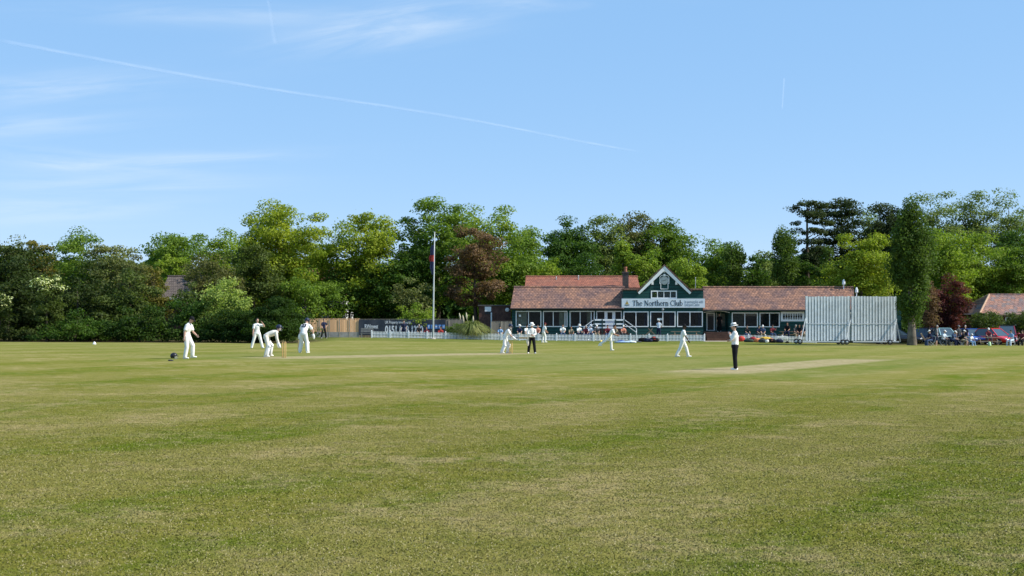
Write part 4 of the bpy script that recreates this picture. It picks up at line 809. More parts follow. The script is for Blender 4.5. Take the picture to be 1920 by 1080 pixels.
# ------------------------------------------------------------ sight screens
SLAT = M('sight_screen_slats', (.83, .86, .85), .6, .12, 2.2); SBACK = M('sight_screen_back', (.36, .40, .41), .8, .2, 2); FRAMEW = M('screen_frame', (.66, .68, .68), .55, .1, 2)
TYRE = M('tyre', (.02, .02, .022), .85, .2)
def screen(label, p0, p1, wheels, braces):
    Y = 118.0; x0, x1 = X_(p0, Y), X_(p1, Y); g = float(zg((x0 + x1) / 2, Y)); zt, zb = Z_(555.5, Y), Z_(638.5, Y)
    r = thing('sight_screen', label, 'sight screen', ((x0 + x1) / 2, Y, g), 0, 'wheeled sight screens'); n = round((p1 - p0) / 5.55); pt = (x1 - x0) / n
    m = MB(); rr = random.Random(p0)
    for i in range(n):
        a = x0 + pt * i; d = rr.uniform(-.012, .012); m.box(a, a + pt * .60, Y - .05 + d, Y - .02 + d, zb + rr.uniform(-.05, .03), zt + rr.uniform(-.04, .02))
    m.build('slats', SLAT, r)
    m = MB()
    for i in range(n): a = x0 + pt * i; m.box(a + pt * .5, a + pt * 1.06, Y + .045, Y + .07, zb + .03, zt - .03)
    m.build('backing_slats', SBACK, r)
    m = MB(); zm = Z_(607, Y)
    for z_ in (zt - .08, zb + .12): m.box(x0, x1, Y + .074, Y + .15, z_ - .05, z_ + .05)
    m.box(x0, x1, Y - .075, Y - .064, zm - .035, zm + .035); m.box(x0, x1, Y + .074, Y + .14, zm - .05, zm + .05)
    for xq in (x0 + .04, x1 - .04): m.box(xq - .04, xq + .04, Y + .153, Y + .22, zb - .1, zt)
    zx = Z_(640.5, Y); m.box(X_(wheels[0], Y) - .2, x1 + .1, Y - .5, Y - .42, zx - .05, zx + .05); m.box(X_(wheels[0], Y) - .2, x1 + .1, Y + .75, Y + .83, zx - .05, zx + .05)
    for xq in (x0 + .2, (x0 + x1) / 2, x1 - .2): m.box(xq - .04, xq + .04, Y - .417, Y + .747, zx - .04, zx + .04)
    m.build('frame', FRAMEW, r)
    for (a, pa, b, pb, ya, yb) in braces: MB().bar((X_(a, Y), ya, Z_(pa, Y)), (X_(b, Y), yb, Z_(pb, Y)), .07, .07).build('brace', FRAMEW, r)
    for wp in wheels:
        for yy in (Y - .62, Y + .95):
            xw = X_(wp, Y); gw = float(zg(xw, yy)); q = MB(); q.lathe([(.12, -.07), (.20, -.08), (.225, -.04), (.225, .04), (.20, .08), (.12, .07)], n=18); q.xf(Matrix.Translation((xw, yy, gw + .225)) @ Matrix.Rotation(math.pi / 2, 4, 'X')); wo = q.build('wheel', TYRE, r, smooth=False)
            q = MB(); q.lathe([(.03, -.09), (.115, -.07), (.115, .07), (.03, .09)], n=14); q.xf(Matrix.Translation((xw, yy, gw + .225)) @ Matrix.Rotation(math.pi / 2, 4, 'X')); q.build('hub', STEEL, wo)
            MB().bar((xw, yy + (.09 if yy < Y else -.09), gw + .225), (xw, yy + (.16 if yy < Y else -.16), zx), .06, .06).build('fork', FRAMEW, r)
Ys = 118.0
screen('left one of two slatted white sight screens, nearer the kit bags', 1511, 1594.5, (1497, 1577), ((1510, 597, 1500, 638, Ys - .1, Ys - .45), (1594, 601, 1584, 638, Ys - .1, Ys - .45), (1595, 600, 1597, 639, Ys + .25, Ys + .78)))
screen('right one of two slatted white sight screens, nearer the Lombardy poplar', 1597, 1681, (1584.5, 1665), ((1680.5, 598, 1668, 640, Ys - .1, Ys - .45), (1681.5, 598, 1693, 641, Ys + .25, Ys + .78)))

# ------------------------------------------------------------ people
SKIN = [M('fair_skin', (.52, .32, .24), .6, .08, 5), M('tanned_skin', (.40, .22, .15), .6, .08, 5), M('dark_skin', (.075, .042, .030), .55, .1, 5)]
CL = {k: M('cloth_' + k, v, .85, .08, 3, .1, .3) for k, v in dict(white=(.80, .79, .74), cream=(.74, .70, .60), black=(.014, .014, .016), navy=(.02, .025, .055), grey=(.20, .21, .22), blue=(.22, .36, .55), pale=(.55, .62, .70), red=(.45, .06, .045),
     coral=(.62, .25, .17), denim=(.06, .09, .16), maroon=(.16, .03, .04), khaki=(.32, .26, .17), dgrey=(.06, .065, .07), teal=(.10, .28, .30)).items()}
HAIR = M('dark_hair', (.025, .018, .014), .7, .2); HAIR2 = M('grey_hair', (.35, .33, .30), .7, .2)
HELM = M('navy_helmet', (.02, .026, .055), .35, .1); PAD = M('white_pads', (.80, .80, .78), .7, .06, 4); BATW = M('willow', (.55, .40, .22), .6, .12, 4); GRIP = M('grip', (.05, .06, .10), .8)
def dv(p, s=0): p, s = R(p), R(s); return Vector((math.sin(p) * math.cos(s), math.sin(s), -math.cos(p) * math.cos(s)))
def person(label, px, S, face, lean=3, curl=0, head=5, yaw=0, aL=(4, 12, 12, 6), aR=(4, 12, 12, 6), lL=(2, 5, 0, 3), lR=(-2, 5, -4, 3), h=1.78, skin=0, shirt='white', sleeve='short', legs='white', short=False, shoe='white',
           hat=None, hatm='white', hair=HAIR, seat=None, group=None, fine=True, fat=1.0, pads=False, gloves=False, extra=None, base=None, cat='person'):
    """px: column of the feet, S: photo pixels per metre there; facing 0 = right, 90 = away, 180 = left, -90 = camera.
       arms and legs: (swing forward, swing out) of the upper, then of the lower half, in degrees"""
    Y = F / S; x = X_(px, Y); g = float(zg(x, Y)) if base is None else base; k = h / 1.78; LS = (.44 * k, .42 * k)
    foot = {}; hip0 = Vector((0, 0, 0)); rx = {}
    for s, q in ((1, lL), (-1, lR)):
        a = hip0 + Vector((0, s * .095 * k, 0)); d1 = dv(q[0], s * q[1]); kn = a + d1 * LS[0]; an = kn + dv(q[2], s * q[3]) * LS[1]; rx[s] = (a, kn, an)
    zmin = min(rx[1][2].z, rx[-1][2].z) - .085 * k
    up = Vector((0, 0, -zmin if seat is None else seat + .11)); pel = up.copy()
    for s in rx: rx[s] = tuple(v + up for v in rx[s])
    u1 = Vector((math.sin(R(lean)), 0, math.cos(R(lean)))); l2 = lean + curl; u2 = Vector((math.sin(R(l2)), 0, math.cos(R(l2)))); f2 = Vector((math.cos(R(l2)), 0, -math.sin(R(l2))))
    w_ = pel + u1 * .17 * k; ch = w_ + u2 * .20 * k; shl = ch + u2 * .13 * k; nk = shl + u2 * .055 * k
    hp = l2 * .45 + head; uh = Vector((math.sin(R(hp)), 0, math.cos(R(hp)))); hc = nk + (u2 * .4 + uh * .6) * .075 * k + uh * .115 * k
    HM = Matrix.Translation(hc) @ Matrix.Rotation(R(yaw), 4, 'Z') @ Matrix.Rotation(R(hp), 4, 'Y') @ Matrix.Scale(k, 4)
    arms = {}
    for s, q in ((1, aL), (-1, aR)):
        sh = shl + Vector((0, s * .175 * k, 0)) - u2 * .02; el = sh + dv(q[0], s * q[1]) * .29 * k; wr = el + dv(q[2], s * q[3]) * .25 * k; arms[s] = (sh, el, wr, dv(q[2], s * q[3]))
    b = MB(); n = 12 if fine else 8
    b.tube([pel - u1 * .05, pel + u1 * .06, w_, ch, shl - u2 * .02, nk], [(.15 * k, .105 * k), (.155 * k * fat, .11 * k * fat), (.135 * k * fat, .10 * k * fat), (.165 * k, .115 * k), (.15 * k, .085 * k), (.065 * k, .065 * k)], n)
    b.tube([nk - u2 * .03, nk + uh * .09 * k], [.058 * k, .054 * k], n)
    hd = MB(); hd.ball((0, 0, .01), (.098, .076, .118), 12); hd.ball((.045, 0, -.05), (.058, .055, .062), 8); hd.tube([(.088, 0, .02), (.112, 0, -.022)], [.012, .018], 6); hd.ball((.075, .0, .03), (.022, .05, .012), 6); hd.tube([(.088, -.022, -.062), (.094, 0, -.06), (.088, .022, -.062)], [.008, .010, .008], 5)
    for s in (1, -1): hd.ball((-.005, s * .078, -.005), (.02, .012, .032), 6); hd.ball((.078, s * .032, .012), (.014, .014, .008), 6)
    hd.xf(HM); b.add(hd.v, hd.f)
    for s in (1, -1):
        a, kn, an = rx[s]; b.tube([a + Vector((0, 0, .03)), a.lerp(kn, .45), kn, kn.lerp(an, .35), an], [.088 * k * fat, .078 * k * fat, .056 * k, .058 * k, .040 * k], n)
        fd = Vector((1, s * .18, 0)).normalized(); b.tube([an + Vector((0, 0, -.035)) - fd * .045, an + Vector((0, 0, -.045)) + fd * .14], [.040 * k, .030 * k], 8)
        sh, el, wr, d = arms[s]; b.tube([shl + Vector((0, s * .10 * k, 0)), sh, sh.lerp(el, .5), el, el.lerp(wr, .35), wr], [.058 * k, .056 * k, .048 * k, .040 * k, .042 * k, .028 * k], n)
        lat = d.cross(Vector((0, s, 0))).normalized() if abs(d.y) < .95 else Vector((1, 0, 0)); pm = wr + d * .085 * k; inn = Vector((0, -s, 0))
        b.tube([wr, wr + d * .045 * k, pm], [(.018 * k, .026 * k), (.019 * k, .042 * k), (.016 * k, .040 * k)], 8)
        if fine:
            for j, (o_, ln) in enumerate(((.032, .068), (.011, .08), (-.011, .075), (-.032, .058))):
                p0 = pm + lat * o_ * k; p1 = p0 + (d + inn * .18) * ln * .5 * k; p2 = p1 + (d * .8 + inn * .55) * ln * .5 * k; b.tube([p0 - d * .015, p1, p2], [.0095 * k, .0088 * k, .0075 * k], 6)
            p0 = wr + d * .03 * k + lat * .03 * k; b.tube([p0, p0 + (d * .6 + lat * .6 + inn * .3) * .04 * k, p0 + (d * .95 + lat * .75 + inn * .5) * .068 * k], [.013 * k, .0105 * k, .0085 * k], 6)
    vox = .011 if fine else .024
    md = (('REMESH', dict(mode='VOXEL', voxel_size=vox, use_smooth_shade=True)), ('SMOOTH', dict(factor=.5, iterations=2)))
    o = b.build('person', SKIN[skin], None, local=True, mods=md); o.location = (x, Y, g); o.rotation_euler = (0, 0, R(face)); tag(o, label, cat, group)
    mc = (('REMESH', dict(mode='VOXEL', voxel_size=.014 if fine else .026, use_smooth_shade=True)), ('SMOOTH', dict(factor=.5, iterations=3)))
    def part(mb, nm, mt, mm=mc): return mb.build(nm, mt, o, local=True, mods=mm, smooth=not mm)
    t = MB(); e = .022 * k
    t.tube([pel + u1 * .0, pel + u1 * .07, w_, ch, shl, nk - u2 * .01], [(.172 * k * fat, .128 * k * fat), (.175 * k * fat, .132 * k * fat), (.158 * k * fat, .125 * k * fat), (.188 * k, .138 * k), (.165 * k, .105 * k), (.078 * k, .078 * k)], n)
    for s in (1, -1):
        sh, el, wr, d = arms[s]; en = el.lerp(wr, .9) if sleeve == 'long' else sh.lerp(el, .72)
        pts = [shl + Vector((0, s * .10 * k, 0)), sh] + ([sh.lerp(el, .5), el, en] if sleeve == 'long' else [en]); rr = [.078 * k, .078 * k] + ([.07 * k, .06 * k, .048 * k] if sleeve == 'long' else [.078 * k])
        t.tube(pts, rr, n)
    part(t, 'shirt', CL[shirt])
    t = MB(); t.tube([pel + u1 * .10, pel, pel - Vector((0, 0, .06))], [(.165 * k * fat, .122 * k * fat), (.182 * k * fat, .138 * k * fat), (.17 * k * fat, .135 * k * fat)], n)
    for s in (1, -1):
        a, kn, an = rx[s]
        if short: t.tube([a, a.lerp(kn, .9)], [.108 * k, .092 * k], n)
        else: t.tube([a, a.lerp(kn, .5), kn, kn.lerp(an, .5), an + Vector((0, 0, .0))], [.108 * k * fat, .102 * k * fat, .088 * k, .086 * k, .078 * k], n)
    part(t, 'shorts' if short else 'trousers', CL[legs])
    for s in (1, -1):
        a, kn, an = rx[s]; fd = Vector((1, s * .18, 0)).normalized(); z0 = Vector((0, 0, -.052 * k)); q = MB()
        q.tube([an + z0 - fd * .06, an + z0 + fd * .06, an + z0 + fd * .17], [(.045, .048), (.048, .046), (.036, .030)], 10); q.tube([an + Vector((0, 0, .0)), an + z0], [.05, .05], 8)
        part(q, 'shoe', CL.get(shoe, CL['white']), ())
        if pads:
            q = MB(); fw = (kn - an).normalized().cross(Vector((0, 1, 0))) * -1; fw = Vector((abs(fw.x), 0, fw.z)) * .045; q.tube([an + fw * 1.1, an.lerp(kn, .5) + fw, kn + fw * 1.2, kn + (a - kn) * .3 + fw], [(.085, .075), (.10, .08), (.10, .085), (.085, .06)], 10); q.tube([kn + fw * 1.5 + Vector((0, -.06, 0)), kn + fw * 1.5 + Vector((0, .06, 0))], [.075, .075], 8)
            part(q, 'pad', PAD, ())
        if gloves:
            sh, el, wr, d = arms[s]; q = MB(); q.tube([wr - d * .05, wr + d * .03, wr + d * .14], [.05, .062, .055], 8)
            for j in (-.035, -.012, .012, .035): q.tube([wr + d * .10 + Vector((j, 0, .02)), wr + d * .19 + Vector((j, 0, .0))], [.018, .016], 6)
            part(q, 'glove', PAD, ())
    if hat == 'brim':
        q = MB(); q.lathe([(.155, .045), (.165, .038), (.17, .03), (.11, .055), (.105, .13), (.085, .155), (.02, .162)], (-.005, 0, .0), 18); q.lathe([(.16, .036), (.10, .06)], (-.005, 0, 0), 18); q.xf(HM); ho = part(q, 'hat', CL[hatm], ())
        q = MB(); q.lathe([(.108, .062), (.112, .065), (.110, .095), (.104, .098)], (-.005, 0, 0), 18); q.xf(HM); q.build('hat_band', CL['dgrey'], ho, local=True)
    elif hat == 'cap':
        q = MB(); q.ball((-.005, 0, .035), (.112, .09, .105), 10); q.v = [(a, b_, max(c, .035)) for a, b_, c in q.v]; q.tube([(.06, 0, .042), (.13, 0, .034), (.175, 0, .022)], [(.075, .012), (.078, .010), (.05, .008)], 8); q.xf(HM); part(q, 'cap', CL[hatm], ())
    elif hat == 'helmet':
        q = MB(); q.ball((-.005, 0, .03), (.138, .112, .125), 12); q.v = [(a, b_, max(c, -.045 if a < .02 else .035)) for a, b_, c in q.v]; q.tube([(.09, 0, .05), (.16, 0, .035), (.19, 0, .028)], [(.09, .012), (.085, .010), (.05, .008)], 8); q.xf(HM); ho = part(q, 'helmet', HELM, ())
        q = MB()
        for zz in (.0, -.035, -.07, -.1): q.tube([(.01, -.108, zz), (.10, -.085, zz), (.15, 0, zz), (.10, .085, zz), (.01, .108, zz)], [.006] * 5, 5)
        q.xf(HM); part(q, 'face_guard', STEEL, ())
    if hat != 'helmet' and hair is not None:
        q = MB(); q.ball((-.012, 0, .022), (.104, .084, .118), 10); q.v = [(a, b_, max(c, .052 if a > .03 else -.05)) for a, b_, c in q.v]
        if hat: q.v = [(a, b_, min(c, .06)) for a, b_, c in q.v]
        q.xf(HM); part(q, 'hair', hair, ())
    o['_j'] = [tuple(v) for v in (arms[1][2], arms[1][3], arms[-1][2], arms[-1][3], pel, w_, ch)]
    return o
def world_of(o, v): return Matrix.Translation(o.location) @ Matrix.Rotation(o.rotation_euler.z, 4, 'Z') @ Vector(v)
GP = 'cricketers and umpires on the field'
p1 = person('fielder in white and dark cap standing at far left, looking down beside a helmet', 351, 44.5, -12, lean=-6, curl=24, head=26, aL=(18, 4, 52, -14), aR=(-14, 14, -4, 4), lL=(26, 4, -4, 4), lR=(6, 4, -10, 3), h=1.80, skin=0, hat='cap', hatm='black', group=GP, shirt='white')
p2 = person('slip fielder in white with one hand raised to his forehead', 482, 31.2, -62, lean=0, curl=4, head=2, aL=(60, 50, 165, -35), aR=(2, 12, 6, 8), lL=(6, 14, 4, 14), lR=(-4, 14, -8, 14), h=1.80, skin=0, hat=None, group=GP, shirt='white')
p3 = person('wicketkeeper in cream whites and navy helmet bending with hands on knees', 499, 41.5, 8, lean=56, curl=16, head=-20, aL=(6, 8, 12, 4), aR=(10, 8, 18, 4), lL=(26, 9, -8, 6), lR=(12, 9, -14, 6), h=1.80, skin=0, sleeve='long', shirt='cream', legs='cream', hat='helmet', pads=True, gloves=True, group=GP)
p4 = person('batsman numbered 33 seen from behind, leaning over his bat by the left stumps', 569, 36.2, 72, lean=20, curl=18, head=14, aL=(10, 28, 2, 14), aR=(14, 34, 6, 8), lL=(8, 8, -6, 7), lR=(6, 8, -6, 7), h=1.90, skin=0, hat='helmet', pads=True, gloves=True, group=GP)
p5 = person('man in dark navy shirt and black trousers, hand on hip, before the wooden fence', 607, 20.6, -55, lean=1, curl=2, head=4, aL=(-16, 46, 20, -40), aR=(10, 14, 30, -10), lL=(4, 8, 2, 8), lR=(8, 12, 4, 14), h=1.78, shirt='navy', legs='black', hat=None, group=GP, base=float(zg(X_(607, 121), 121)) - .05)
p6 = person('far batsman in white with navy helmet, holding his bat out level beside the stumps', 947, 32.2, -8, lean=16, curl=14, head=12, aL=(22, -6, 46, -22), aR=(26, -4, 50, -16), lL=(22, 5, -6, 5), lR=(-4, 5, -22, 4), h=1.76, hat='helmet', pads=True, gloves=True, group=GP)
p7 = person('umpire in white hat and black trousers, sweater at his side, near the far stumps', 997, 32.1, -88, lean=1, curl=4, head=16, aL=(18, 10, 72, -35), aR=(20, 12, 80, -40), lL=(3, 7, 1, 6), lR=(-1, 7, -2, 6), h=1.76, sleeve='long', legs='black', hat='brim', group=GP)
p8 = person('young fielder in whites standing side-on close to the picket fence', 1019, 21.6, 25, lean=6, curl=8, head=8, aL=(18, 8, 48, -12), aR=(10, 10, 46, -14), lL=(4, 6, -10, 5), lR=(16, 5, -4, 4), h=1.70, hat='cap', hatm='maroon', skin=1, group=GP, base=.14)
p9 = person('bowler in whites mid-stride with one leg kicked back, bag and mats behind him', 1143, 28.0, -10, lean=20, curl=10, head=10, aL=(18, 10, 66, -30), aR=(24, 10, 72, -34), lL=(12, 4, 2, 3), lR=(-44, 8, -58, 6), h=1.78, skin=1, group=GP)
p10 = person('dark-skinned fielder in whites and black cap walking to the right across the field', 1280, 34.4, -6, lean=3, curl=4, head=10, aL=(-16, 12, 2, 8), aR=(22, 10, 34, 2), lL=(26, 3, 14, 3), lR=(-18, 4, -28, 4), h=1.80, skin=2, hat='cap', hatm='black', group=GP)
p11 = person('nearest umpire in wide white hat, hand to chin, standing on the worn brown strip', 1378, 48.2, 176, lean=-2, curl=4, head=10, aL=(22, 6, 158, -24), aR=(10, 8, 92, -50), lL=(2, 5, -3, 4), lR=(-1, 5, -5, 4), h=1.78, sleeve='long', legs='black', hat='brim', group=GP, fat=1.06)
# number on the batsman's back, sweater round the umpire
def decal_number(o, s, col):
    j = o['_j']; ch, w2 = Vector(j[6]), Vector(j[5]); u_ = (ch - w2).normalized(); back = Vector((-u_.z, 0, u_.x)) * .150
    cu = bpy.data.curves.new('number', 'FONT'); cu.body = s; cu.size = .27; cu.extrude = .004; cu.offset = .012; cu.align_x = 'CENTER'
    t = bpy.data.objects.new('number', cu); C.objects.link(t); bpy.context.view_layer.update(); me = bpy.data.meshes.new_from_object(t.evaluated_get(bpy.context.evaluated_depsgraph_get())); bpy.data.objects.remove(t)
    n = bpy.data.objects.new('number', me); C.objects.link(n); me.materials.append(col)
    c0 = ch + back - u_ * .10
    for v in me.vertices: a, b_, c = v.co; v.co = c0 + Vector((0, -a, 0)) + u_ * b_ + back.normalized() * c
    n.parent = o
decal_number(p4, '33', CL['navy'])
q = MB(); pj = Vector(p7['_j'][4]); q.tube([pj + Vector((.02, -.20, .05)), pj + Vector((.03, -.24, -.2)), pj + Vector((.02, -.22, -.45))], [(.06, .10), (.085, .12), (.05, .10)], 10); q.tube([pj + Vector((.13, -.16, .06)), pj + Vector((.15, 0, .05)), pj + Vector((.13, .16, .06))], [.035] * 3, 8); q.build('sweater', CL['cream'], p7, local=True, smooth=True)
def bat(label, o, h0, d, px=None):
    a = world_of(o, h0); rr = Matrix.Rotation(o.rotation_euler.z, 3, 'Z') @ Vector(d); rr.normalize(); r = thing('cricket_bat', label, 'bat', a)
    q = MB(); q.tube([(0, 0, 0), rr * .30], [.018, .017], 8); q.build('handle', GRIP, r, local=True, smooth=True)
    q = MB(); q.bar(rr * .29, rr * .85, .10, .04); q.build('blade', BATW, r, local=True, bevel=.012)
j = p4['_j']; bat('cricket bat held upright at the left side of the batsman numbered 33', p4, Vector(j[0]) + Vector((.02, .02, .05)), (.02, .05, -1))
j = p6['_j']; bat('cricket bat held out level by the far batsman', p6, (Vector(j[0]) + Vector(j[2])) / 2 + Vector((.05, 0, 0)), (1, -.25, -.02))
def stumps(label, px, S):
    Y = F / S; x = X_(px, Y); g = float(zg(x, Y)); r = thing('wicket', label, 'stumps', (x, Y, g), R(-30), 'wickets at the two ends of the pitch'); wd = M('stump_wood', (.62, .40, .16), .5, .1, 5)
    for k in (-1, 0, 1): MB().tube([(k * .095, 0, -.05), (k * .095, 0, .69)], [.021, .021], 8).build('stump', wd, r, local=True, smooth=True)
    for k in (-.5, .5): MB().tube([(k * .095 - .045, 0, .715), (k * .095 + .045, 0, .715)], [.011, .011], 6).build('bail', wd, r, local=True, smooth=True)
stumps('near wicket of three stumps between the wicketkeeper and the batsman', 532.5, 42.0)
stumps('far wicket of three stumps beside the batsman in front of the white fence', 958, 32.2)
def lawn_helmet():
    Y = F / 45; x = X_(326, Y); g = float(zg(x, Y)); r = thing('cricket_helmet', 'dark helmet lying on the grass beside the far left fielder', 'helmet', (x, Y, g), R(20))
    q = MB(); q.ball((0, 0, .13), (.15, .125, .14), 12); q.v = [(a, b, max(c, .04 if a < .03 else .13)) for a, b, c in q.v]; q.tube([(.08, 0, .15), (.17, 0, .13), (.20, 0, .12)], [(.10, .012), (.09, .01), (.05, .008)], 8); q.build('shell', M('black_helmet', (.02, .02, .028), .4), r, local=True, smooth=True)
    q = MB()
    for zz in (.10, .065, .03): q.tube([(.02, -.12, zz), (.11, -.09, zz), (.16, 0, zz), (.11, .09, zz), (.02, .12, zz)], [.007] * 5, 5)
    q.build('face_guard', STEEL, r, local=True)
    Y = F / 47.5; x = X_(319, Y); g = float(zg(x, Y)); q = MB(); q.tube([(-.06, 0, .03), (.05, .01, .03), (.12, .02, .02)], [(.05, .03), (.05, .03), (.03, .015)], 8)
    o = q.build('glove', CL['dgrey'], None, local=True, smooth=True); o.location = (x, Y, g); tag(o, 'small dark glove dropped on the grass in front of the helmet', 'glove')
    Y = 92; x = X_(177, Y); o = MB().lathe([(.13, 0), (.12, .02), (.07, .13), (.04, .17), (.01, .18)], n=14).build('boundary_marker', WHITE, None, local=True, smooth=True); o.location = (x, Y, float(zg(x, Y))); tag(o, 'small white boundary marker on the grass before the dark thicket', 'marker')
    Y = 121; x = X_(1127, Y); o = MB().lathe([(.20, 0), (.2, .02), (.1, .14), (.04, .16)], n=14).build('marker_cone', M('yellow_plastic', (.75, .55, .12), .5), None, local=True, smooth=True); o.location = (x, Y, float(zg(x, Y))); tag(o, 'small yellow cone on the grass left of the blue mats', 'cone')
lawn_helmet()

# spectators: (label, px, scale, facing, seat or None, options)
GS = 'spectators behind the picket fence'; GR = 'spectators under the trees at right'
TB = .30
def seated(label, px, S, face, seat=.45, group=GS, base=TB, **kw):
    d = dict(lean=kw.pop('lean', 6), curl=kw.pop('curl', 10), head=kw.pop('head', 6), aL=(28, 8, 62, -18), aR=(28, 8, 62, -18), lL=(84, 8, 2, 6), lR=(80, 8, -4, 6), legs=('dgrey', 'navy', 'khaki', 'denim')[int(px) % 4], fine=False, seat=seat, group=group, base=base); d.update(kw)
    return person(label, px, S, face, **d)
S1 = F / 125.2
person('man in navy standing in front of the banner telephone number', 757, 19.9, -80, fine=False, shirt='navy', legs='navy', group=GS, base=.32, skin=0, h=1.76)
seated('man in dark shirt seated before the last digits of the banner', 784, 19.9, -60, shirt='black', legs='black', hair=HAIR2)
seated('seated spectator in dark red, leftmost of the two beside the flagpole', 800, 19.9, -95, shirt='maroon', seat=.25, skin=1)
seated('seated spectator in red top just right of the flagpole', 826, 19.9, -85, shirt='red', seat=.25, skin=0)
seated('spectator in blue top seated under the dark table left of the pavilion', 938, S1, -90, shirt='blue', seat=.3)
seated('spectator with white hat seated at the left end of the pavilion', 974, S1, -90, shirt='navy', hat='brim', seat=.42)
seated('spectator in white seated half behind the far umpire', 986, S1, -60, shirt='white', seat=.40)
seated('spectator in orange top seated between the far umpire and the young fielder', 1008, S1, -90, shirt='coral', seat=.42, skin=0)
seated('bareheaded man in white seated below the second pavilion window', 1055, S1, -90, shirt='white', seat=.45, skin=1, h=1.85)
seated('sun-tanned spectator in yellow-cream top left of the white-hatted one', 1071, S1, -90, shirt='khaki', seat=.30, skin=1)
seated('spectator in white with broad white hat left of the white railings', 1085, S1, -70, shirt='white', hat='brim', seat=.42, h=1.85)
seated('spectator in maroon top at the foot of the left railing', 1099, S1, -95, shirt='maroon', seat=.36, hair=HAIR2)
seated('spectator in pale blue with pale hat below the railings', 1107, S1, -90, shirt='pale', hat='brim', hatm='pale', seat=.42)
seated('spectator with white cap and dark top below the pavilion door', 1118, S1, -80, shirt='dgrey', hat='cap', seat=.42)
seated('spectator in dark red left of the bowler, below the railings', 1139, S1, -90, shirt='maroon', seat=.40, skin=1)
seated('sun-tanned spectator leaning just right of the bowler', 1160, S1, 200, shirt='khaki', seat=.36, lean=24, skin=1)
seated('spectator with white cap and pink top at the right end of the railings', 1168, S1, -80, shirt='coral', hat='cap', seat=.40)
person('person in pale shirt and white cap standing by the middle pavilion window', 1235, 19.75, 70, fine=False, shirt='pale', legs='navy', hat='cap', group=GS, base=.42, h=1.72, aL=(40, 10, 70, 0), aR=(30, 10, 60, 0))
person('person in black standing in the porch doorway of the pavilion', 1349, 19.35, -110, fine=False, shirt='black', legs='black', group=GS, base=Z_(622, 128) , h=1.74)
for lb, px, kw in (('spectator in dark clothes seated behind the standing umpire', 1399, dict(shirt='black', seat=.38)), ('dark-haired person in a navy top seated below the right pavilion windows', 1420, dict(shirt='navy', seat=.42, lean=20)), ('spectator in grey-blue with white cap, turned away behind the yellow bag', 1430, dict(shirt='denim', hat='cap', seat=.40)),
                   ('sun-tanned spectator right of the one with a white cap and grey-blue top', 1447, dict(shirt='maroon', seat=.42, skin=1, aL=(50, 10, 150, 0))), ('black-haired person in black seated at the wooden table by the sight screen', 1477, dict(shirt='black', seat=.62, skin=1, h=1.85)),
                   ('grey-haired person in dark clothes seated beside the sight screen table', 1490, dict(shirt='dgrey', seat=.42, hair=HAIR2)), ('bare-legged spectator in black next to the sight screen edge', 1499, dict(shirt='black', legs='black', short=True, seat=.45, skin=1)), ('spectator in navy half hidden by the sight screen brace', 1506, dict(shirt='navy', seat=.44))):
    seated(lb, px, S1, -90 + (px % 7) * 8 - 24, **kw)
SR = 22.3; gR = float(zg(X_(1800, 112), 112)) - .1
seated('spectator in dark blue with white cap seated nearest the poplar trunk', 1746, SR, 190, group=GR, base=gR, shirt='navy', legs='denim', hat='cap', shoe='white')
person('man in grey shirt and dark shorts standing among the seated group at right', 1756, 22.0, -20, fine=False, shirt='grey', legs='navy', short=True, group=GR, base=gR, h=1.78, hair=HAIR2)
seated('spectator in pale blue checked shirt with white cap between two dark figures', 1768, SR, -50, group=GR, base=gR, shirt='pale', legs='dgrey', hat='cap')
seated('spectator in blue-grey with white cap leaning forward right of the pale blue shirt', 1784, SR, -40, group=GR, base=gR, shirt='denim', legs='navy', hat='cap', lean=20)
seated('bare-legged spectator in black T-shirt and white cap below the purple plum', 1804, SR, -30, group=GR, base=gR, shirt='black', legs='khaki', short=True, hat='cap', shoe='khaki')
person('man in dark jacket standing in the shade in front of the purple plum', 1797, 21.6, -70, fine=False, shirt='dgrey', legs='navy', group=GR, base=gR, hat='cap', hatm='grey')
person('man in dark navy standing right beside the purple plum trunk', 1810, 21.5, -120, fine=False, shirt='navy', legs='black', group=GR, base=gR, hair=HAIR2)
seated('child in white and blue seated before the bright blue car', 1820, SR, -60, group=GR, base=gR, shirt='white', legs='blue', h=1.35, seat=.35, hat='cap')
seated('spectator in dark red seated under the olive bush behind the picnic table', 1852, 21.4, -90, group=GR, base=gR, shirt='maroon', hat='cap', seat=.62)
seated('spectator in light blue top and white trousers seated before the red cars', 1898, SR, 210, group=GR, base=gR, shirt='blue', legs='pale', shoe='red', hair=HAIR)
seated('spectator in maroon seated at the right edge of the picture', 1919, SR, 215, group=GR, base=gR, shirt='maroon', legs='black')

# ------------------------------------------------------------ furniture, bags, cars
BENCHW = M('bench_wood', (.30, .22, .15), .85, .25, 4); GREYW = M('grey_bench_wood', (.26, .25, .23), .9, .2, 4)
def bench(label, p0, p1, Y, seat=.42, back=False, face=-1, base=TB, mt=None):
    mt = mt or BENCHW; x0, x1 = X_(p0, Y), X_(p1, Y); r = thing('bench', label, 'bench', ((x0 + x1) / 2, Y, base)); h = (x1 - x0) / 2
    m = MB()
    for k in range(3): m.box(-h, h, -.2 + .14 * k, -.08 + .14 * k, seat - .04, seat)
    m.build('seat', mt, r, local=True)
    for xx in (-h + .12, h - .12): m = MB(); m.box(xx - .04, xx + .04, -.19, .2, 0, seat - .043); m.build('leg', mt, r, local=True)
    if back:
        m = MB()
        for k in range(3): m.box(-h, h, .21, .245, seat + .10 + .13 * k, seat + .19 + .13 * k)
        for xx in (-h + .1, h - .1): m.box(xx - .035, xx + .035, .248, .29, 0, seat + .5)
        m.build('backrest', mt, r, local=True)
    return r
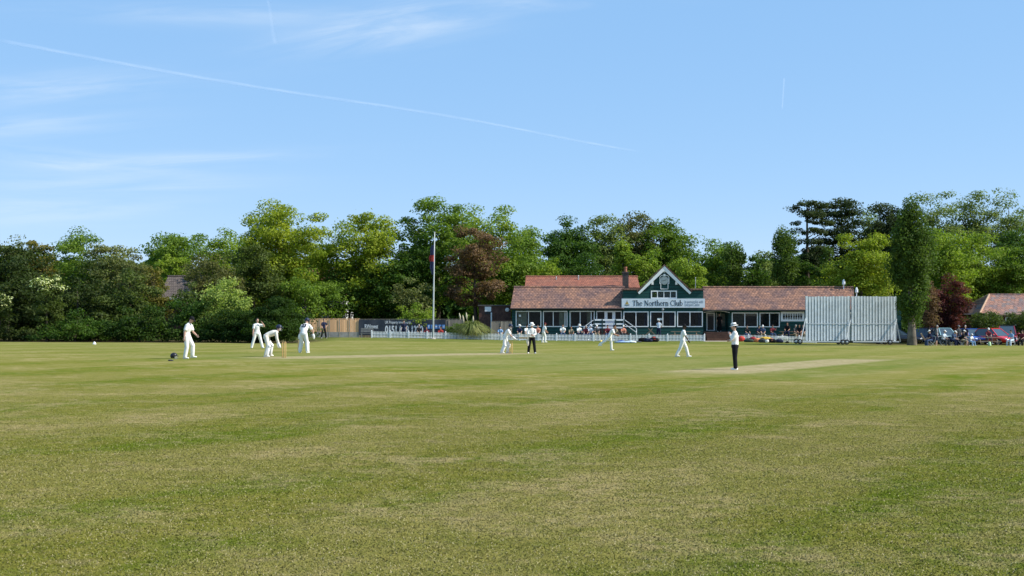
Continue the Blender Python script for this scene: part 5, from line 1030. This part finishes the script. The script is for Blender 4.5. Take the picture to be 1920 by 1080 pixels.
def table(label, p0, p1, Y, ht=.74, base=TB, name='picnic_table', mt=None):
    mt = mt or BENCHW; x0, x1 = X_(p0, Y), X_(p1, Y); h = (x1 - x0) / 2; r = thing(name, label, 'table', ((x0 + x1) / 2, Y, base)); m = MB()
    for k in range(5): m.box(-h, h, -.37 + .15 * k, -.235 + .15 * k, ht - .04, ht)
    m.build('tabletop', mt, r, local=True)
    for yy in (-.72, .72):
        m = MB(); m.box(-h, h, yy - .13, yy + .13, .41, .45); m.build('seat', mt, r, local=True)
    for xx in (-h * .75, h * .75):
        m = MB(); m.bar((xx, -.6, 0), (xx, -.25, ht - .043), .05, .09); m.bar((xx + .052, .6, 0), (xx + .052, .25, ht - .043), .05, .09); m.bar((xx + .11, -.8, .36), (xx + .11, .8, .36), .05, .09); m.build('leg_frame', mt, r, local=True)
    return r
bench('grey slatted bench with backrest in front of the banner, left of the picket fence', 676, 700, 124.6, .42, True, base=float(zg(-14, 124.6)), mt=GREYW)
bench('wooden bench beside the flagpole behind the picket fence', 795, 833, 125.9, .25)
bench('wooden bench under the dark spectators left of the banner end', 775, 793, 125.6, .45)
bench('wooden bench below the first pavilion window', 964, 1016, 125.6, .42)
bench('wooden bench below the second pavilion window', 1046, 1078, 125.6, .38)
bench('wooden bench in front of the left steps of the white railing', 1080, 1125, 125.6, .40)
bench('wooden bench below the platform of the pavilion door', 1132, 1176, 125.6, .38)
bench('wooden bench below the right wing windows of the pavilion', 1392, 1456, 125.6, .40)
table('long pale trestle table behind the fence beside the pampas clump', 842, 915, 125.4, .72, name='trestle_table', mt=GREYW)
table('wooden picnic table below the right-hand window of the gabled block', 1258, 1312, 125.9, .74)
table('wooden picnic table beside the sight screen, people seated at it', 1462, 1503, 126.4, .74)
table('long wooden picnic table under the olive bush at right', 1830, 1872, 114.5, .76, base=gR)
def deckchair(label, px, Y, rz, m):
    x = X_(px, Y); r = thing('deckchair', label, 'deckchair', (x, Y, TB), R(rz)); q = MB()
    for s in (-.28, .28): q.bar((-.5, s, 0), (.55, s, 1.0), .04, .04); q.bar((.45, s + .045, 0), (-.35, s + .045, .45), .04, .04)
    q.bar((.55, -.28, 1.0), (.55, .28, 1.0), .04, .04); q.bar((-.35, -.32, .45), (-.35, .32, .45), .04, .04); q.build('frame', BENCHW, r, local=True)
    q = MB(); pts = [(-.35, .46), (-.1, .33), (.2, .5), (.56, 1.0)]
    for (a, b), (c, d) in zip(pts, pts[1:]): q.add([(a, -.25, b), (c, -.25, d), (c, .25, d), (a, .25, b)], [(0, 1, 2, 3)])
    q.build('canvas', m, r, local=True, mods=(('SOLIDIFY', dict(thickness=.012)),))
deckchair('striped-look beige deckchair leaning right, left of the standing white-capped person', 1212, 126.2, 0, CL['khaki'])
deckchair('grey deckchair leaning left against the pavilion, beside the white-capped person', 1227, 126.4, 180, CL['grey'])
def chair(label, px, Y, rz, base, m):
    r = thing('folding_chair', label, 'chair', (X_(px, Y), Y, base), R(rz), 'folding chairs under the trees at right'); q = MB()
    for s in (-.24, .24): q.bar((.22, s, 0), (-.2, s, .44), .025, .025); q.bar((-.24, s + .03, 0), (.2, s + .03, .44), .025, .025); q.bar((-.2, s, .44), (-.3, s, .9), .025, .025)
    q.bar((.2, -.27, .44), (.2, .27, .44), .025, .025); q.bar((-.3, -.24, .88), (-.3, .24, .88), .025, .025); q.build('frame', STEEL, r, local=True)
    q = MB(); q.box(-.2, .2, -.23, .23, .415, .435); q.build('seat', m, r, local=True); q = MB(); q.bar((-.215, 0, .52), (-.29, 0, .84), .44, .02); q.build('backrest', m, r, local=True)
for lb, px, rz, m in (('folding chair under the white-capped spectator nearest the poplar', 1746, 190, CL['navy']), ('folding chair under the spectator in pale blue shirt', 1768, -50, CL['dgrey']), ('folding chair under the blue-grey spectator leaning forward', 1784, -40, CL['navy']), ('folding chair under the bare-legged spectator in black', 1804, -30, CL['black']),
                      ('small chair under the child in white and blue', 1820, -60, CL['blue']), ('folding chair under the light blue spectator before the red cars', 1898, 210, CL['navy']), ('folding chair under the maroon spectator at the right edge', 1919, 215, CL['dgrey'])):
    chair(lb, px, F / SR, rz, gR, m)
def bag(label, px, Y, L, W_, H, rz, m, flap=None, name='kit_bag', cat='bag', group='kit bags lying along the fence'):
    H *= .8; x = X_(px, Y); r = thing(name, label, cat, (x, Y, float(zg(x, Y))), R(rz), group); q = MB(); n = 16
    q.tube([(-L / 2, 0, H * .46), (-L * .3, 0, H * .5), (0, 0, H * .54), (L * .3, 0, H * .5), (L / 2, 0, H * .44)], [(W_ * .4, H * .40), (W_ * .5, H * .5), (W_ * .52, H * .54), (W_ * .5, H * .48), (W_ * .38, H * .38)], n); sq = lambda b, c: (b * b + c * c) ** .5 / max(1e-6, (b ** 4 + c ** 4) ** .25)
    q.v = [(a, b * (s_ := sq(b / W_, (c - H * .5) / H)), max(0, (c - H * .5) * s_ + H * .46 + .015 * math.sin(a * 17 + b * 9))) for a, b, c in q.v]; q.build('body', m, r, local=True, smooth=True)
    q = MB()
    for s in (-1, 1): q.tube([(-L * .2, s * W_ * .3, H * .98), (-L * .12, s * W_ * .22, H * 1.22), (L * .12, s * W_ * .22, H * 1.22), (L * .2, s * W_ * .3, H * .98)], [.016] * 4, 6)
    q.build('handles', CL['dgrey'], r, local=True)
    if flap is not None: q = MB(); q.tube([(-L * .12, 0, H * .56), (L * .12, 0, H * .56)], [(W_ * .53, H * .56), (W_ * .53, H * .56)], n); q.v = [(a, b, max(c, .005)) for a, b, c in q.v]; q.build('pocket', flap, r, local=True, smooth=True)
Yb_ = 120.6
bag('black holdall left of the navy and orange bags at the fence', 1206, Yb_ + .6, .72, .45, .46, 8, CL['black'])
bag('navy holdall leaning between a black and an orange bag', 1215.5, Yb_, .62, .42, .42, -25, CL['navy'], CL['grey'])
bag('black bag with orange-red flap at the fence', 1226, Yb_ + .4, .72, .46, .52, 5, CL['black'], CL['red'])
bag('bright red bag just right of the nearest umpire', 1390, Yb_ + 2.4, .42, .42, .62, 0, M('bright_red', (.60, .07, .05), .7))
bag('dark green holdall right of the bright red bag', 1404, Yb_, .72, .44, .38, 4, M('dark_green_cloth', (.03, .05, .04), .8), CL['navy'])
bag('dark red bag between the green holdall and the orange bag', 1412, Yb_ + 1.4, .52, .4, .58, -8, M('deep_red', (.34, .03, .04), .75))
bag('orange bag left of the yellow bag', 1420, Yb_ + .8, .42, .4, .46, 10, M('orange_cloth', (.72, .24, .10), .75))
bag('long yellow cricket bag lying on top of the other bags', 1436, Yb_ + 1.9, 1.0, .4, .60, 0, M('yellow_cloth', (.66, .42, .05), .7))
bag('black dome-shaped bag in front of the yellow bag', 1429.5, Yb_ - .6, .54, .5, .44, 0, CL['dgrey'], CL['black'])
bag('small white and red bag beside the black dome-shaped bag', 1438, Yb_ - .8, .22, .22, .36, 0, CL['white'], CL['coral'])
bag('black and pink holdall right of the yellow bag', 1447.5, Yb_ - .4, .58, .46, .46, -12, CL['black'], CL['coral'])
bag('navy holdall at the right end of the row of bags', 1461, Yb_ - .2, .60, .48, .42, 0, CL['navy'])
bag('black cap-like pouch left of the sight screen wheel', 1476, Yb_ - .3, .30, .2, .18, 0, CL['black'])
def jumper():
    Y = Yb_ + 2.9; x = X_(1467, Y); q = MB(); rr = random.Random(4); n = 14
    for i in range(n): a = -.5 + i / n; q.tube([(a, -.02, .62 - .03 * abs(math.sin(i * 1.7))), (a + .02, -.06, .35), (a + rr.uniform(-.04, .04), -.04, .10 + .12 * rr.random())], [(.05, .02), (.055, .025), (.045, .02)], 6)
    o = q.build('sweater', CL['white'], None, local=True, smooth=True); o.location = (x, Y, float(zg(x, Y)) - .02); tag(o, 'white sweaters draped over the picket fence near the sight screen', 'sweater')
jumper()
def mat_(label, px, Y, L, W_, m, rz, h=.05):
    x = X_(px, Y); q = MB(); q.tube([(-L / 2, 0, .03), (0, .02, .05), (L / 2, 0, .03)], [(W_ / 2, h), (W_ / 2 * 1.1, h * 1.2), (W_ / 2 * .8, h)], 10); q.v = [(a, b, max(c, 0)) for a, b, c in q.v]
    o = q.build('ground_sheet', m, None, local=True, smooth=True); o.location = (x, Y, float(zg(x, Y))); o.rotation_euler = (0, 0, R(rz)); tag(o, label, 'sheet')
mat_('long pale blue sheet lying on the grass behind the bowler', 1170, 119.2, 1.5, 1.2, M('pale_blue_sheet', (.36, .50, .66), .7, .15), 12, .06)
mat_('small dark blue cloth folded on the pale blue sheet', 1164.5, 120.4, .5, .5, M('dark_blue_cloth', (.04, .08, .25), .8), 0, .12)
mat_('white and blue sheet crumpled on the grass left of the holdalls', 1183.5, 119.2, .75, .9, M('white_blue_sheet', (.55, .64, .72), .7, .2), -10, .11)
mat_('dark jacket dropped on the grass left of the holdalls', 1197, 119.8, .5, .4, CL['dgrey'], 0, .05)
mat_('black jacket on the grass beside the yellow cone', 1133, 121.0, .4, .4, CL['black'], 0, .08)

def car(label, px, Y, rz, col, L=4.3, W_=1.76, H=1.46, kind='hatch', roof=None, base=None):
    x = X_(px, Y); r = thing('parked_car', label, 'car', (x, Y, float(zg(x, Y)) if base is None else base), R(rz), 'cars parked under the trees'); h = L / 2; mc = bpy.data.materials.new('car_paint'); mc.use_nodes = True; b = mc.node_tree.nodes['Principled BSDF']
    b.inputs['Base Color'].default_value = (*col, 1); b.inputs['Roughness'].default_value = .25; b.inputs['Coat Weight'].default_value = .6
    bl = .93 if kind != 'suv' else 1.02          # belt line; front is +x
    # body: cross sections along x of (half width, floor, side top, centre top)
    sec = [(-h, .70, .42, bl - .18, bl - .15), (-h + .12, .82, .28, bl - .02, bl + .02), (-h * .62, .88, .22, bl, bl + .03), (0, .88, .20, bl - .02, bl), (h * .45, .88, .22, bl - .06, bl - .02), (h * .78, .86, .25, bl - .16, bl - .10), (h - .12, .80, .30, bl - .28, bl - .22), (h, .66, .40, bl - .40, bl - .38)]
    q = MB(); vs = []; k = W_ / 1.76
    for (xx, hw, fl, st_, ct) in sec:
        hw *= k; vs += [(xx, -hw * .92, fl), (xx, -hw, fl + .16), (xx, -hw, st_ - .10), (xx, -hw * .93, st_), (xx, 0, ct), (xx, hw * .93, st_), (xx, hw, st_ - .10), (xx, hw, fl + .16), (xx, hw * .92, fl)]
    n = 9; fs = [(i * n + j, i * n + (j + 1) % n, (i + 1) * n + (j + 1) % n, (i + 1) * n + j) for i in range(len(sec) - 1) for j in range(n)] + [tuple(range(n - 1, -1, -1)), tuple(range((len(sec) - 1) * n, len(sec) * n))]
    q.add(vs, fs); bo = q.build('body', mc, r, local=True, smooth=True, mods=(('SUBSURF', dict(levels=1, render_levels=1)),))
    # cabin
    tail = -h * .88 if kind != 'saloon' else -h * .62; bx = [(tail, bl - .02), (tail + (.22 if kind == 'suv' else .48), H - .03), (-h * .1, H), (h * .12, H - .02), (h * .50, bl - .03)]
    ww = [.80, .60, .60, .58, .76]; q = MB(); vs = []
    for (xx, zz), w2 in zip(bx, ww): vs += [(xx, -w2 * k, zz), (xx, w2 * k, zz)]
    lo = [(tail, -.80 * k, bl - .06), (tail, .80 * k, bl - .06), (h * .5, -.76 * k, bl - .08), (h * .5, .76 * k, bl - .08)]
    q.add(vs + lo, [(1, 0, 2, 3), (9, 8, 12, 13) if False else (7, 6, 8, 9), (10, 0, 1, 11), (8, 12, 13, 9), (0, 10, 12, 8, 6, 4, 2), (11, 1, 3, 5, 7, 9, 13)]); q.build('windows', M('car_glass', (.05, .075, .095), .06, .05, 1, .8), r, local=True)
    q = MB(); e = .012
    q.add([(bx[1][0], -.61 * k, H - .03 + e), (bx[1][0], .61 * k, H - .03 + e), (bx[2][0], .61 * k, H + e), (bx[2][0], -.61 * k, H + e), (bx[3][0], .59 * k, H - .02 + e), (bx[3][0], -.59 * k, H - .02 + e)], [(0, 3, 2, 1), (3, 5, 4, 2)]); ro = q.build('roof', mc if roof is None else M('car_roof_dark', roof, .3), r, local=True, mods=(('SOLIDIFY', dict(thickness=.05, offset=1)),))
    for s in (-1, 1):
        for (a, wa), (c, wc) in (((bx[0], ww[0]), (bx[1], ww[1])), ((bx[3], ww[3]), (bx[4], ww[4]))): MB().bar((a[0], s * wa * k, a[1]), (c[0], s * wc * k, c[1]), .06, .06).build('pillar', mc, r, local=True)
        q = MB(); q.bar((-h * .08, s * .70 * k * 1.06, bl - .05), (-h * .08, s * .605 * k, H), .07, .05); q.build('pillar', mc, r, local=True)
        q = MB(); q.ball((h * .40, s * .98 * k, bl + .05), (.08, .11, .07), 8); q.build('mirror', mc, r, local=True, smooth=True)
        q = MB(); q.ball((h - .13, s * .60 * k, bl - .33), (.12, .16, .08), 8); q.build('headlight', M('lamp_glass', (.75, .78, .8), .1, .05), r, local=True, smooth=True)
        q = MB(); q.ball((-h + .07, s * .68 * k, bl - .14), (.07, .10, .13), 8); q.build('tail_light', M('red_lamp', (.40, .02, .02), .2), r, local=True, smooth=True)
        for xx in (-h * .60, h * .62):
            q = MB(); q.lathe([(.19, -.09), (.29, -.10), (.32, -.06), (.32, .06), (.29, .10), (.19, .09)], n=20); q.xf(Matrix.Translation((xx, s * .82 * k, .32)) @ Matrix.Rotation(math.pi / 2, 4, 'X')); wo = q.build('wheel', TYRE, r, local=True)
            q = MB(); q.lathe([(.04, -.105), (.19, -.095), (.2, -.05), (.2, .05), (.19, .095), (.04, .105)], n=16); q.xf(Matrix.Translation((xx, s * .82 * k, .32)) @ Matrix.Rotation(math.pi / 2, 4, 'X')); q.build('rim', STEEL, wo, local=True)
    q = MB(); q.box(h - .06, h + .01, -.42, .42, .42, .56); q.build('grille', DARK, r, local=True)
    q = MB(); q.box(h + .012, h + .02, -.26, .26, .32, .42); q.build('number_plate', M('plate', (.75, .75, .72), .5), r, local=True)
    return r
car('near-black saloon half hidden between the sight screen and the poplar trunk', 1680, 121.5, -8, (.012, .014, .022), 4.6, 1.8, 1.42, 'saloon', base=gR)
car('dark blue car just right of the poplar trunk', 1742, 123.0, -38, (.022, .035, .10), 4.4, 1.78, 1.5, 'hatch', base=gR)
car('pale turquoise car seen from the front between the dark blue car and purple plum', 1769, 121.5, -82, (.32, .52, .55), 4.0, 1.72, 1.52, 'hatch', base=gR)
car('bright blue car seen from the front, right of the purple plum', 1821, 119.5, -80, (.035, .12, .50), 4.0, 1.72, 1.46, 'hatch', base=gR)
car('bright red car beside the olive bush at right', 1864, 117.9, -62, (.66, .016, .012), 4.0, 1.72, 1.5, 'hatch', base=gR)
car('dark red four-wheel drive with black roof behind the light blue spectator', 1888, 119.0, -112, (.32, .03, .045), 4.3, 1.8, 1.75, 'suv', roof=(.02, .02, .022), base=gR)
def small_right():
    q = MB(); Y = 111.2; x = X_(1855.5, Y); o = q.lathe([(.14, 0), (.14, .02), (.10, .3), (.03, .34)], n=10).build('boundary_marker', M('pale_green_plastic', (.45, .62, .35), .6), None, local=True, smooth=True); o.location = (x, Y, float(zg(x, Y))); tag(o, 'small pale marker on the boundary below the picnic table', 'marker')
    Y = 117.5; x = X_(1567 + 65, Y)
    x = X_(1733, 112.6); r = thing('leaning_planks', 'pale planks leaning against the poplar trunk', 'planks', (x, 112.6, gR)); q = MB()
    for k in range(3): q.bar((.35 + .14 * k, -.05 * k, 0), (-.25 + .03 * k, .1, 1.15 - .15 * k), .12, .03)
    q.build('planks', BENCHW, r, local=True)
small_right()

# ------------------------------------------------------------ vapour trails, high above the ground
def trail(label, a, b, alt, w0, w1, dens, seed, wav=0.):
    m = bpy.data.materials.new('vapour'); m.use_nodes = True; t = m.node_tree; t.nodes.remove(t.nodes['Principled BSDF'])
    tcx = N(t, 'ShaderNodeTexCoord'); df = N(t, 'ShaderNodeBsdfDiffuse'); df.inputs[0].default_value = (.95, .95, .95, 1); tl = N(t, 'ShaderNodeBsdfTranslucent'); tl.inputs[0].default_value = (.95, .95, .95, 1); ad = N(t, 'ShaderNodeMixShader'); ad.inputs[0].default_value = .5
    t.links.new(df.outputs[0], ad.inputs[1]); t.links.new(tl.outputs[0], ad.inputs[2]); tr = N(t, 'ShaderNodeBsdfTransparent'); mx = N(t, 'ShaderNodeMixShader')
    at = N(t, 'ShaderNodeAttribute', attribute_name='across'); ed = math_(t, 'SUBTRACT', 1, math_(t, 'POWER', math_(t, 'ABSOLUTE', at.outputs['Fac']), 1.2), clamp=True)
    at2 = N(t, 'ShaderNodeAttribute', attribute_name='along'); cb = N(t, 'ShaderNodeCombineXYZ'); t.links.new(at2.outputs['Fac'], cb.inputs[0]); t.links.new(math_(t, 'MULTIPLY', at.outputs['Fac'], .04), cb.inputs[1])
    nz = ramp_(t, noise_(t, cb.outputs[0], 26, 5, .65), .2, .7); en = math_(t, 'MULTIPLY', ramp_(t, at2.outputs['Fac'], 1.0, .90), ramp_(t, at2.outputs['Fac'], -.001, .02))
    t.links.new(math_(t, 'MULTIPLY', math_(t, 'MULTIPLY', math_(t, 'MULTIPLY', ed, nz), en), dens), mx.inputs[0]); t.links.new(tr.outputs[0], mx.inputs[1]); t.links.new(ad.outputs[0], mx.inputs[2]); t.links.new(mx.outputs[0], t.nodes['Material Output'].inputs[0])
    pa_ = [Vector(((p[0] - 960) / F * (Y := alt / ((HZ - p[1]) / F)), Y, alt)) for p in (a, b)]; n = 60; vs, fs, ac_, al_ = [], [], [], []
    rr = random.Random(seed); dirv = (pa_[1] - pa_[0]).normalized(); ph = rr.random() * 6
    for i in range(n + 1):
        f = i / n; c = pa_[0].lerp(pa_[1], f); side = dirv.cross(Vector((0, 1, 0)) if abs(dirv.y) < .7 else Vector((1, 0, 0))).normalized(); c = c + side * wav * math.sin(f * 9 + ph) * (pa_[0] - pa_[1]).length * .004
        wd = (w0 + (w1 - w0) * f) * c.length / F * .5 * 1.6
        sv = dirv.cross(c.normalized()).normalized()
        dv_ = dirv.cross(sv).normalized()
        for j in range(7): u_ = -1 + j / 3; vs.append(c + sv * wd * u_ + dv_ * wd * .5 * (1 - u_ * u_)); ac_.append(u_); al_.append(f)
    for i in range(n):
        for j in range(6): fs.append((i * 7 + j, i * 7 + j + 1, (i + 1) * 7 + j + 1, (i + 1) * 7 + j))
    me = bpy.data.meshes.new('vapour_trail'); me.from_pydata(vs, [], fs); me.polygons.foreach_set('use_smooth', [True] * len(fs))
    for nm, da in (('across', ac_), ('along', al_)): q = me.attributes.new(nm, 'FLOAT', 'POINT'); q.data.foreach_set('value', da)
    me.materials.append(m); o = bpy.data.objects.new('vapour_trail', me); C.objects.link(o); tag(o, label, 'vapour trail', 'vapour trails in the sky'); o.visible_shadow = True
trail('long thin vapour trail slanting down across the left half of the sky', (-10, 77), (1215, 285), 9000, 6, 3.5, .26, 2, .5)
trail('short faint upright vapour trail high above the sight screen', (1471, 145), (1467, 205), 9000, 3, 2.2, .22, 5)
trail('faint wavy upright vapour trail at the top edge, left of centre', (503, -5), (518, 85), 9500, 5, 8, .13, 7, 2.0)
